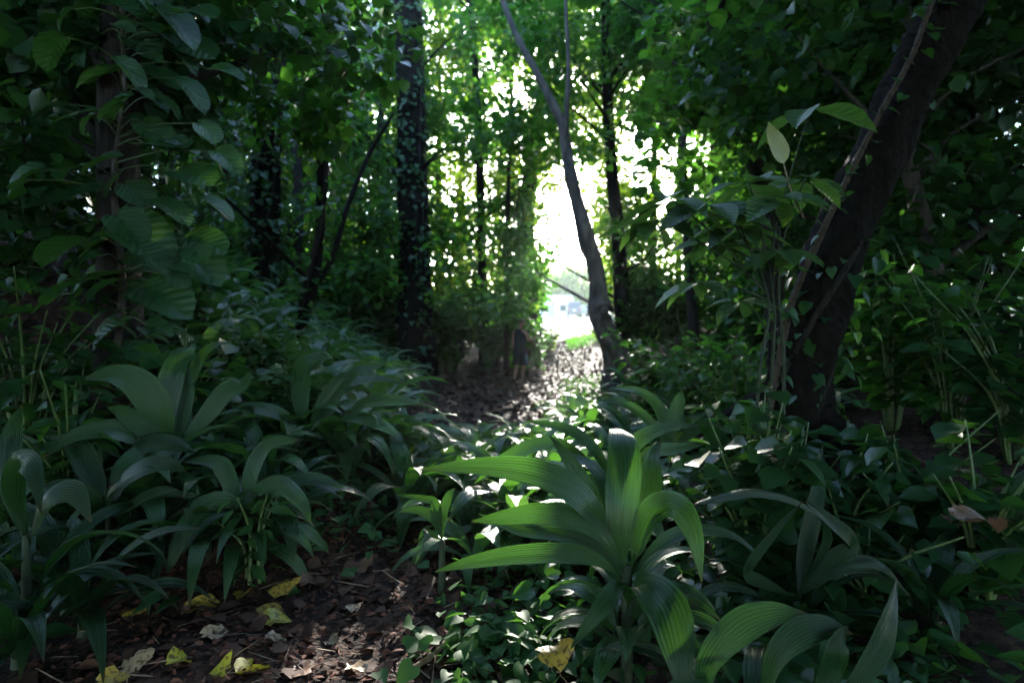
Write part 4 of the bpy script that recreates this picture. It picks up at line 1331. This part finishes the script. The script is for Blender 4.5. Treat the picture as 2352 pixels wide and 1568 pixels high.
def path_soil(rg, n):
    y = rg.uniform(7.5, 30, n)
    c = -0.3 + 0.13 * (y - 9)
    x = c + rg.normal(0, 1.0, n) * (1.6 - 0.02 * y)
    return np.stack([x, y], 1)


ground_scatter('leaf_litter', 4200, near_soil, 0.042, LANCE, M['litter'], 41, (0.0, 0.012), 0.6)
M['old_leaf'] = leaf_mat('old_leaf_litter', (0.03, 0.016, 0.01), (0.12, 0.06, 0.04), (0.1, 0.05, 0.03), 0.08, 0.7, spec=0.2, blotch=0.6)
ground_scatter('leaf_litter', 420, near_soil, 0.085, OVAL, M['old_leaf'], 51, (0.004, 0.02), 0.5)
TWIG = (np.array([(-0.012, 0, 0), (0.012, 0, 0), (0, 0, 0.02), (-0.01, 0.5, 0.01), (0.012, 0.5, 0.015), (0.03, 0.5, 0.03), (0.045, 1, 0), (0.055, 1, 0), (0.05, 1, 0.01)], float), np.array([[0, 1, 4, 3], [1, 2, 5, 4], [2, 0, 3, 5], [3, 4, 7, 6], [4, 5, 8, 7], [5, 3, 6, 8]]))
ground_scatter('fallen_twigs', 240, near_soil, 0.16, TWIG, M['twig'], 52, (0.006, 0.02), 0.2)
M['path_litter'] = leaf_mat('path_leaf_litter', (0.014, 0.007, 0.005), (0.1, 0.042, 0.028), (0.08, 0.04, 0.03), 0.05, 0.7, spec=0.2, blotch=0.15)
ground_scatter('leaf_litter', 9000, path_soil, 0.11, OVAL, M['path_litter'], 42, (0.0, 0.02), 0.45)


def cover_patch(cx, cy, sx, sy):
    def w(rg, n):
        x = rg.normal(cx, sx, n)
        y = rg.normal(cy, sy, n)
        k = y > 2.0
        return np.stack([x[k], y[k]], 1)
    return w


ground_scatter('ground_cover', 330, cover_patch(0.0, 2.55, 0.2, 0.3), 0.075, HEART, M['cover'], 43, (0.02, 0.12), 0.45)
ground_scatter('ground_cover', 420, cover_patch(-1.4, 4.1, 0.3, 0.3), 0.075, HEART, M['cover'], 44, (0.02, 0.14), 0.45)
ground_scatter('ground_cover', 1100, cover_patch(1.25, 2.8, 0.5, 0.5), 0.09, HEART, M['leaf_dark'], 45, (0.02, 0.22), 0.5)
ground_scatter('ground_cover', 1500, cover_patch(-3.2, 3.8, 0.6, 0.6), 0.1, HEART, M['leaf_dark'], 46, (0.02, 0.3), 0.5)
ground_scatter('ground_cover', 220, cover_patch(0.45, 3.7, 0.35, 0.4), 0.08, HEART, M['cover'], 47, (0.02, 0.13), 0.5)
ground_scatter('ground_cover', 900, lambda rg, n: (lambda y: np.stack([1.25 + 0.1 * (y - 9) + rg.normal(0, 0.3, n), y], 1))(rg.uniform(8, 16, n)), 0.12, OVAL, M['cover'], 48, (0.02, 0.15), 0.5)


def verge(rg, n):
    y = rg.uniform(24, 31, n)
    x = (rg.uniform(1195, 1450, n) - CX) / FPX * y
    c = 1.7 + 0.085 * (y - 23)
    k = (np.abs(x - c) > 0.55) | (y > 33)
    return np.stack([x[k], y[k]], 1)


GRASS = (np.array([(-0.05, 0, 0), (0.05, 0, 0), (0.03, 0.6, 0.05), (-0.03, 0.6, 0.05), (0.004, 1, 0.2), (-0.004, 1, 0.2)], float), np.array([[0, 1, 2, 3], [3, 2, 4, 5]]))
ground_scatter("grass", 1500, verge, 0.3, GRASS, M['leaf_mid'], 49, (0, 0.01), 0.5, upright_=1.5)

# fallen leaves one can count
FALL = [(468, 1392, 68, 'yellow_leaf', 0.1, "broad tan-yellow fallen leaf lying flat, left on the soil"), (655, 1352, 62, 'yellow_leaf', 0.15, "curled golden fallen leaf touching a brown one at the soil's upper edge"),
        (627, 1408, 66, 'yellow_leaf', -0.1, "yellow fallen leaf with dark spots, upper of a crossed pair"), (630, 1425, 66, 'lime_leaf', 0.3, "lime fallen leaf edge, lower of a crossed pair"),
        (497, 1450, 44, 'tan_leaf', 0.5, "pale buff fallen leaf right of the broad tan-yellow one"), (315, 1402, 45, 'yellow_leaf', 0.8, "blotched fallen leaf half in shadow at far left"),
        (815, 1392, 36, 'tan_leaf', 1.9, "small cream oval fallen leaf alone on dark soil"), (640, 1465, 38, 'tan_leaf', 0.2, "square-ended buff fallen leaf below the crossed pair"),
        (757, 1468, 34, 'tan_leaf', 2.6, "little round pale fallen leaf right of the buff one"), (420, 1512, 62, 'lime_leaf', 0.8, "green-yellow fallen leaf standing on its edge"),
        (588, 1522, 84, 'lime_leaf', 0.9, "vivid yellow fallen leaf, longest on the soil"), (318, 1520, 50, 'tan_leaf', 0.5, "crumpled ochre fallen leaf near the left bottom"),
        (508, 1535, 46, 'lime_leaf', 1.1, "small dull lime fallen leaf beside the vivid yellow one"), (268, 1563, 55, 'yellow_leaf', 0.2, "fallen leaf cut by the lowest left soil edge"),
        (823, 1530, 42, 'tan_leaf', -0.4, "curled straw-coloured fallen leaf nearest the lying stick"), (560, 1358, 40, 'yellow_leaf', 1.8, "bright yellow fallen leaf tucked behind round green leaves"),
        (965, 1240, 24, 'yellow_leaf', 1.0, "tiny yellow fallen leaf by the young narrow plant"), (715, 1335, 42, 'brown_leaf', 0.5, "ragged brown fallen leaf at the soil's upper edge"),
        (690, 1530, 62, 'brown_leaf', 1.4, "lobed reddish brown fallen leaf low on the soil"), (830, 1300, 44, 'brown_leaf', 0.4, "dull brown hollowed fallen leaf below the ground ivy"),
        (1282, 1495, 66, 'yellow_leaf', 0.1, "torn mustard leaf caught on ground cover below the bright plant"), (2255, 1180, 95, 'brown_leaf', 0.2, "rust-brown dead leaf in the dark right corner")]
rgf = np.random.default_rng(55)
FL = (np.array(BIG[0]), BIG[1])
SLIM = (np.array(LEAFLET[0]) * [1.25, 1, 1.4], LEAFLET[1])
for k, (px, py, sz, mt, ang, lab) in enumerate(FALL):
    Y = 2.0
    for _ in range(30):
        x = (px - CX) / FPX * Y
        Y = 0.5 * Y + 0.5 * FPX * (CAM_H - tz(x, Y) - 0.02) / (py - HY)
    lift = 0.025
    if px > 1200:
        Y = {1282: 2.3, 2255: 2.6}[px]
        lift = CAM_H + (HY - py) / FPX * Y - tz((px - CX) / FPX * Y, Y)
    c = np.array([(px - CX) / FPX * Y, Y, tz((px - CX) / FPX * Y, Y) + lift])
    size = sz / FPX * Y * 1.25
    d = np.array([math.cos(ang), math.sin(ang) * 1.6, rgf.uniform(-0.05, 0.1)])
    nh = np.array([rgf.normal(0, 0.25), rgf.normal(-0.15, 0.2), 1.0])
    s, dd, nn = frames(d[None], nh[None])
    tm = SLIM if mt in ('lime_leaf',) or k in (1, 2) else FL
    v, f = scatter(tm[0] * [1 if tm is SLIM else 0.72, 1, rgf.choice([-1.4, 0.8, 1.6, 2.4])] + np.stack([tm[0][:, 0] * rgf.normal(0, 0.12, len(tm[0])), np.zeros(len(tm[0])), 0.1 * np.sin(tm[0][:, 1] * 4 + rgf.uniform(0, 6)) + rgf.normal(0, 0.012, len(tm[0]))], 1), tm[1], (c - d / np.linalg.norm(d) * size * 0.5)[None], s, dd, nn, np.array([size]))
    tag(obj('fallen_leaf', v, f, M[mt], None, c), lab, 'fallen leaf', "fallen leaves on the soil")

sp_ = [np.array([x, y, tz(x, y) + 0.018]) for x, y in (((895 - CX) / FPX * 2.45, 2.45), ((960 - CX) / FPX * 2.52, 2.52), ((1035 - CX) / FPX * 2.68, 2.68))]
v, f = tube(sp_, [0.009, 0.013, 0.011], 8, 20, 0.08, 3)
tag(obj('stick', v, f, M['twig'], None, sp_[1]), "knobbly light brown stick lying on soil beside the ground cover", 'stick')

# ------------------------------------------------------------------ the person on the path
PY = 15.6
PX0 = (1194 - CX) / FPX * PY
gz = tz(PX0, PY)
person = thing('person', "person in dark tank top and long shorts walking away, phone in hand", 'person', (PX0, PY, gz))
M['skin'] = plain_mat('skin', (0.27, 0.135, 0.085), 0.5, 0, (0.31, 0.16, 0.1), 30)
M['top'] = plain_mat('tank_top_cloth', (0.007, 0.016, 0.02), 0.9, 0, (0.011, 0.022, 0.028), 60, spec=0.2)
M['shorts'] = plain_mat('shorts_cloth', (0.005, 0.008, 0.012), 0.9, 0, (0.008, 0.012, 0.018), 60, spec=0.2)
M['panel'] = plain_mat('blue_panel', (0.05, 0.16, 0.3), 0.8)
M['hair'] = plain_mat('short_brown_hair', (0.03, 0.018, 0.01), 0.6, 0, (0.13, 0.08, 0.04), 80, 0.6)
M['shoe'] = plain_mat('dark_shoe', (0.02, 0.02, 0.022), 0.6)


def skin_body(name, joints, edges, mat, parent, root=0, sub=2):
    me = bpy.data.meshes.new(name)
    o = bpy.data.objects.new(name, me)
    COL.objects.link(o)
    me.from_pydata([j[0] for j in joints], edges, [])
    md = o.modifiers.new("skin", 'SKIN')
    md.use_smooth_shade = True
    sv = me.skin_vertices[0].data
    for i, j in enumerate(joints):
        r = j[1]
        sv[i].radius = r if isinstance(r, tuple) else (r, r)
        sv[i].use_root = (i == root)
    ss = o.modifiers.new("sub", 'SUBSURF')
    ss.levels = ss.render_levels = sub
    me.materials.append(mat)
    o.parent = parent
    dg = bpy.context.evaluated_depsgraph_get()
    ev = o.evaluated_get(dg)
    m2 = bpy.data.meshes.new_from_object(ev)
    m2.polygons.foreach_set("use_smooth", np.ones(len(m2.polygons), dtype=bool))
    o.modifiers.clear()
    o.data = m2
    return o


J = [((0, 0, 0.93), (0.15, 0.1)), ((0, 0.01, 1.08), (0.135, 0.095)), ((0, 0.02, 1.25), (0.155, 0.105)), ((0, 0.01, 1.40), (0.13, 0.085)), ((0, 0.02, 1.475), 0.052), ((0.01, 0.035, 1.54), 0.05),
     ((0.015, 0.045, 1.61), (0.075, 0.092)), ((0.02, 0.05, 1.69), (0.074, 0.088)), ((0.02, 0.045, 1.735), 0.05),
     # left arm hanging
     ((-0.165, 0.01, 1.41), 0.055), ((-0.2, -0.01, 1.29), 0.045), ((-0.215, -0.03, 1.14), 0.038), ((-0.225, 0.02, 1.0), 0.032), ((-0.225, 0.07, 0.9), 0.024),
     # right arm bent forward and out
     ((0.165, 0.01, 1.41), 0.055), ((0.225, 0.01, 1.29), 0.045), ((0.265, 0.03, 1.155), 0.038), ((0.335, 0.14, 1.2), 0.032), ((0.4, 0.22, 1.27), 0.024),
     # left leg, trailing
     ((-0.09, 0, 0.84), 0.092), ((-0.095, 0.01, 0.68), 0.075), ((-0.095, 0.02, 0.5), 0.054), ((-0.1, -0.06, 0.33), 0.055), ((-0.1, -0.13, 0.13), 0.034), ((-0.1, -0.15, 0.075), 0.036),
     # right leg, planted
     ((0.09, 0, 0.84), 0.092), ((0.085, 0.04, 0.68), 0.075), ((0.075, 0.07, 0.48), 0.054), ((0.07, 0.05, 0.32), 0.055), ((0.065, 0.03, 0.12), 0.034), ((0.065, 0.03, 0.06), 0.036)]
E = [(0, 1), (1, 2), (2, 3), (3, 4), (4, 5), (5, 6), (6, 7), (7, 8), (3, 9), (9, 10), (10, 11), (11, 12), (12, 13), (3, 14), (14, 15), (15, 16), (16, 17), (17, 18), (0, 19), (19, 20), (20, 21), (21, 22), (22, 23), (23, 24), (0, 25), (25, 26), (26, 27), (27, 28), (28, 29), (29, 30)]
# hands: palm and five fingers each, grown from the wrists
def add_hand(wrist, palm, up, side, curl):
    w0 = np.array(J[wrist][0])
    pd, sd_ = unit(palm), unit(side)
    pc = tuple(w0 + pd * 0.06)
    J.append((pc, (0.03, 0.018)))
    ip = len(J) - 1
    E.append((wrist, ip))
    cu = unit(np.array(curl, float))
    for k, L in enumerate((0.06, 0.075, 0.08, 0.072)):
        off = (k - 1.5) * 0.018
        a = np.array(pc) + pd * 0.035 + sd_ * off
        b = a + pd * L * 0.5 + cu * 0.012
        c = a + pd * L * 0.8 + cu * 0.035
        for q in (a, b, c):
            J.append((tuple(q), 0.0085))
        n = len(J)
        E.extend([(ip, n - 3), (n - 3, n - 2), (n - 2, n - 1)])
    a = np.array(pc) + sd_ * 0.035 + pd * 0.0
    b = a + sd_ * 0.02 + pd * 0.035 + cu * 0.01
    for q in (a, b):
        J.append((tuple(q), 0.0095))
    n = len(J)
    E.extend([(ip, n - 2), (n - 2, n - 1)])


add_hand(13, (0.0, 0.25, -1), None, (0, 1, 0.2), (0.6, 0.2, 0))
add_hand(18, (0.5, 0.55, 0.6), None, (-0.6, 0.3, 0.5), (-0.4, 0.5, -0.3))
body = skin_body('body', J, E, M['skin'], person)


def loft(secs, seg=24, capt=False):
    V, F = [], []
    th = np.linspace(0, 2 * np.pi, seg, endpoint=False)
    for (cx, cy, cz, rx, ry) in secs:
        V.append(np.stack([cx + rx * np.cos(th), cy + ry * np.sin(th), np.full(seg, cz) + 0.004 * np.sin(th * 5 + cz * 20)], 1))
    for i in range(len(secs) - 1):
        for j in range(seg):
            a, b = i * seg + j, i * seg + (j + 1) % seg
            F.append([a, b, b + seg, a + seg])
    if capt:
        F.append([(len(secs) - 1) * seg + j for j in range(seg)])
    return np.concatenate(V), F


pl = np.array([PX0, PY, gz])
v, f = loft([(0, 0, 0.82, 0.2, 0.15), (0, 0, 0.90, 0.19, 0.145), (0, 0.005, 1.05, 0.172, 0.13), (0, 0.015, 1.2, 0.178, 0.13), (0, 0.015, 1.32, 0.178, 0.125), (0, 0.01, 1.40, 0.15, 0.11), (0, 0.012, 1.455, 0.115, 0.095), (0, 0.015, 1.475, 0.085, 0.08)])
obj('tank_top', v + pl, f, M['top'], person)
mb = MB()
v, f = loft([(-0.1, -0.03, 0.50, 0.104, 0.118), (-0.1, 0.0, 0.66, 0.104, 0.118), (-0.085, 0, 0.84, 0.12, 0.13), (-0.05, 0, 0.93, 0.13, 0.13)])
mb.add(v + pl, f)
v, f = loft([(0.085, 0.06, 0.49, 0.104, 0.118), (0.09, 0.04, 0.66, 0.104, 0.118), (0.085, 0, 0.84, 0.12, 0.13), (0.05, 0, 0.93, 0.13, 0.13)])
mb.add(v + pl, f)
mb.build('shorts', M['shorts'], person)
v, f = tube(np.array([(0.183, 0.05, 0.52), (0.19, 0.03, 0.68), (0.19, 0.0, 0.82)]) + pl, [0.018, 0.024, 0.02], 8, 8)
obj('side_panel', v, f, M['panel'], person)
# hair: a cap over the skull
V, F = [], []
for i, ph in enumerate(np.linspace(0.0, 1.75, 9)):
    for th in np.linspace(0, 2 * np.pi, 20, endpoint=False):
        front = max(0, math.sin(th)) * 0.5
        p_ = min(ph, 1.75 - front * 0.9)
        k = 1 + 0.02 * math.sin(th * 7 + i * 3)
        V.append((0.02 + 0.088 * math.sin(p_) * math.cos(th) * k, 0.048 + 0.103 * math.sin(p_) * math.sin(th) * k, 1.66 + 0.112 * math.cos(p_) * k))
for i in range(8):
    for j in range(20):
        a, b = i * 20 + j, i * 20 + (j + 1) % 20
        F.append([a, b, b + 20, a + 20])
obj('hair', np.array(V) + pl, F, M['hair'], person)
# face on the far side, turned a little to the right: nose, ears, eyes, mouth
mb = MB()
for s_ in (-1, 1):
    v, f = tube(np.array([(0.02 + s_ * 0.082, 0.04, 1.66), (0.02 + s_ * 0.096, 0.03, 1.645), (0.02 + s_ * 0.086, 0.04, 1.615)]) + pl, [0.014, 0.018, 0.01], 7, 6)
    o = obj('ear', v, f, M['skin'], person)
v, f = tube(np.array([(0.025, 0.135, 1.67), (0.027, 0.155, 1.635), (0.025, 0.138, 1.62)]) + pl, [0.008, 0.016, 0.012], 8, 6)
obj('nose', v, f, M['skin'], person)
for s_ in (-1, 1):
    v, f = tube(np.array([(0.025 + s_ * 0.03 - 0.012, 0.128, 1.665), (0.025 + s_ * 0.03, 0.134, 1.667), (0.025 + s_ * 0.03 + 0.012, 0.128, 1.665)]) + pl, [0.004, 0.008, 0.004], 8, 6)
    obj('eye', v, f, M['shoe'], person)
v, f = tube(np.array([(0.0, 0.125, 1.592), (0.025, 0.134, 1.59), (0.05, 0.125, 1.592)]) + pl, [0.004, 0.007, 0.004], 8, 6)
obj('mouth', v, f, plain_mat('lip', (0.35, 0.13, 0.1), 0.5), person)
for (x, y0, z0, pit) in ((-0.1, -0.15, 0.06, -0.5), (0.065, 0.03, 0.02, 0)):
    v, f = tube([(0, -0.07, 0.03), (0, 0.0, 0.035), (0, 0.1, 0.022), (0, 0.175, 0.012)], [0.036, 0.045, 0.042, 0.025], 10, 12)
    v = v * [1, 1, 0.75]
    R = np.array(Matrix.Rotation(pit, 3, 'X'))
    obj('shoe', v @ R.T + pl + [x, y0, z0], f, M['shoe'], person)
ph_c = np.array(J[18][0]) + [0.055, 0.09, 0.09]
YAW = -0.55                                                         # turned a little to the right
RY = np.array(Matrix.Rotation(YAW, 3, 'Z'))
person.rotation_euler = (0, 0, YAW)
ph_c = RY @ ph_c
v, f = box(0, 0, 0, 0.075, 0.01, 0.15)
R = RY @ np.array(Matrix.Rotation(0.5, 3, 'X'))
tag(obj('phone', v @ R.T + pl + ph_c, f, plain_mat('phone_case', (0.25, 0.25, 0.27), 0.3), None, pl + ph_c, False), "small phone held up in the walking person's right hand", 'phone')

# ------------------------------------------------------------------ beyond the wood: van, car, house
M['silver'] = plain_mat('silver_paint', (0.095, 0.082, 0.09), 0.45, 0.1)
M['glass'] = plain_mat('dark_glass', (0.02, 0.025, 0.03), 0.08)
M['tyre'] = plain_mat('tyre_rubber', (0.02, 0.02, 0.02), 0.8)
M['rim'] = plain_mat('wheel_rim', (0.4, 0.4, 0.42), 0.3, 0.8)
M['tail'] = plain_mat('tail_lamp_red', (0.5, 0.02, 0.015), 0.25)
M['plate'] = plain_mat('number_plate', (0.7, 0.7, 0.66), 0.5)
M['teal'] = plain_mat('teal_paint', (0.03, 0.075, 0.075), 0.3, 0.2)
M['bumper'] = plain_mat('grey_bumper', (0.28, 0.28, 0.3), 0.5)


def vehicle(name, label, px, Y, width, length, height, paint, yaw, boxy):
    x = (px - CX) / FPX * Y
    z = tz(x, Y)
    root = thing(name, label, 'van' if boxy else 'car', (x, Y, z))
    Rz = np.array(Matrix.Rotation(yaw, 3, 'Z'))
    o = np.array([x, Y, z])

    def put(nm, v, f, m, parent=root, sm=False):
        return obj(nm, np.asarray(v) @ Rz.T + o, f, m, parent, (0, 0, 0), sm)
    hw, W = width / 2, width
    # side profile (y along the length, rear at -L/2), lofted across with tumblehome
    L2 = length / 2
    if boxy:
        prof = [(-L2, 0.45), (-L2 - 0.03, 0.9), (-L2 + 0.06, 1.15), (-L2 + 0.22, height - 0.12), (-L2 + 0.4, height), (L2 - 1.9, height - 0.02), (L2 - 1.5, height - 0.14), (L2 - 0.85, 1.12), (L2 - 0.15, 0.92), (L2, 0.6), (L2 - 0.05, 0.32), (-L2 + 0.1, 0.32)]
    else:
        prof = [(-L2, 0.5), (-L2 + 0.03, 0.9), (-L2 + 0.5, 0.98), (-L2 + 1.1, height), (L2 - 2.2, height), (L2 - 1.3, 0.98), (L2 - 0.2, 0.8), (L2, 0.55), (L2 - 0.05, 0.3), (-L2 + 0.08, 0.3)]
    n = len(prof)
    secs = [-1.0, -0.96, -0.8, 0, 0.8, 0.96, 1.0]
    V = []
    for s in secs:
        for (y, zz) in prof:
            tum = 1 - 0.16 * max(0, (zz - 1.0) / (height - 1.0)) if zz > 1.0 else 1
            ins = 0.97 if abs(s) == 1 else 1
            V.append((s * hw * tum, y * ins, zz if abs(s) < 1 else 0.62 + (zz - 0.62) * 0.96))
    F = []
    for i in range(len(secs) - 1):
        for j in range(n):
            a, b = i * n + j, i * n + (j + 1) % n
            F.append([a, b, b + n, a + n])
    F.append(list(range(n)))
    F.append([(len(secs) - 1) * n + j for j in range(n)][::-1])
    put('body', V, F, paint, sm=False)
    # rear window follows the hatch
    if boxy:
        y0, z0, y1, z1 = -L2 + 0.055, 1.17, -L2 + 0.19, height - 0.17
    else:
        y0, z0, y1, z1 = -L2 + 0.54, 1.02, -L2 + 1.03, height - 0.06
    k = 0.82
    q = 0.02
    V = [(-hw * k, y0 - q, z0), (hw * k, y0 - q, z0), (hw * k * 0.93, y1 - q, z1), (-hw * k * 0.93, y1 - q, z1), (-hw * k, y0 + 0.01, z0), (hw * k, y0 + 0.01, z0), (hw * k * 0.93, y1 + 0.01, z1), (-hw * k * 0.93, y1 + 0.01, z1)]
    bf = [[0, 1, 2, 3], [5, 4, 7, 6], [1, 0, 4, 5], [2, 1, 5, 6], [3, 2, 6, 7], [0, 3, 7, 4]]
    put('rear_window', V, bf, M['glass'])
    for s in (-1, 1):
        xx = s * (hw * 0.955)
        ya, yb = (-L2 + 0.5, L2 - 1.6) if boxy else (-L2 + 1.1, L2 - 1.6)
        V, _ = box(xx, (ya + yb) / 2, 1.05 + (height - 1.2) / 2, 0.05, yb - ya, (height - 1.3))
        put('side_window', V, _, M['glass'])
        for yy in (-L2 + 0.85, L2 - 0.9):
            wv, wf = tube([(s * (hw - 0.2), yy, 0.33), (s * (hw - 0.005), yy, 0.33)], [0.33, 0.33], 20)
            wh = put('wheel', wv, wf, M['tyre'])
            rv, rf = tube([(s * (hw - 0.01), yy, 0.33), (s * (hw + 0.01), yy, 0.33)], [0.2, 0.19], 16)
            obj('rim', np.asarray(rv) @ Rz.T + o, rf, M['rim'], wh)
        V, f_ = box(s * hw * 0.86, -L2 - 0.015, 0.98, 0.15, 0.08, 0.3)
        put('tail_light', V, f_, M['tail'])
    V, f_ = box(0, -L2 - 0.05, 0.5, W * 0.96, 0.14, 0.22)
    put('bumper', V, f_, M['bumper'] if not boxy else M['silver'])
    V, f_ = box(0, -L2 - 0.045, 0.82, 0.36, 0.02, 0.15)
    put('number_plate', V, f_, M['plate'])
    return root


vehicle('parked_van', "silver van parked beyond the path, seen from behind with dark rear window", 1318, 77, 1.85, 4.7, 2.0, M['silver'], -0.08, True)
vehicle('parked_car', "dark teal car parked right of the silver van", 1347, 80, 1.75, 4.3, 1.5, M['teal'], 0.35, False)

hx, hyy = (1268 - CX) / FPX * 92, 92
hz = tz(hx, hyy)
house = thing('house', "white low house with shallow roof behind the silver van", 'house', (hx, hyy, hz))
ho = np.array([hx, hyy, hz])
M['white'] = plain_mat('white_wall', (0.75, 0.75, 0.74), 0.8, 0, (0.8, 0.8, 0.79), 3)
M['roof'] = plain_mat('pale_metal_roof', (0.6, 0.62, 0.64), 0.5, 0.2)
v, f = box(0, 0, 1.3, 5.6, 6, 2.6)
obj('wall', v + ho, f, M['white'], house, smooth_shade=False)
rv = np.array([(-3.2, -3.6, 2.6), (3.2, -3.6, 2.6), (3.2, 3.6, 2.6), (-3.2, 3.6, 2.6), (-3.2, 0, 3.7), (3.2, 0, 3.7)]) + ho + [0, 0, 0.003]
obj('roof', rv, [[0, 1, 5, 4], [2, 3, 4, 5], [0, 4, 3], [1, 2, 5], [3, 2, 1, 0]], M['roof'], house, smooth_shade=False)
for xx in (-1.6, 1.5):
    v, f = box(xx, -3.0, 1.5, 0.9, 0.08, 0.9)
    wf = obj('window', v + ho, f, M['glass'], house, smooth_shade=False)
    mb = MB()
    for (ax, az, aw, ah) in ((xx - 0.5, 1.5, 0.1, 1.1), (xx + 0.5, 1.5, 0.1, 1.1), (xx, 2.0, 0.9, 0.1), (xx, 1.0, 0.9, 0.1)):
        v, f = box(ax, -3.03, az, aw, 0.12, ah)
        mb.add(v + ho, f)
    mb.build('frame', M['bumper'], wf, smooth_shade=False)
v, f = box(-0.3, -3.0, 1.02, 0.95, 0.1, 2.03)
obj('door', v + ho, f, M['bumper'], house, smooth_shade=False)

# ------------------------------------------------------------------ haze
HAZE = 0.00038
if HAZE > 0:
    hm = bpy.data.materials.new('thin_haze')
    hm.use_nodes = True
    hn = hm.node_tree
    for nd in list(hn.nodes):
        if nd.type != 'OUTPUT_MATERIAL':
            hn.nodes.remove(nd)
    pv = hn.nodes.new("ShaderNodeVolumePrincipled")
    pv.inputs["Color"].default_value = (0.8, 0.95, 0.97, 1)
    pv.inputs["Density"].default_value = HAZE
    pv.inputs["Anisotropy"].default_value = 0.6
    hn.links.new(pv.outputs[0], hn.nodes["Material Output"].inputs["Volume"])
    v, f = box(0, 250, 19, 680, 760, 44)
    tag(obj('haze', v, f, hm, smooth_shade=False), kind='stuff')
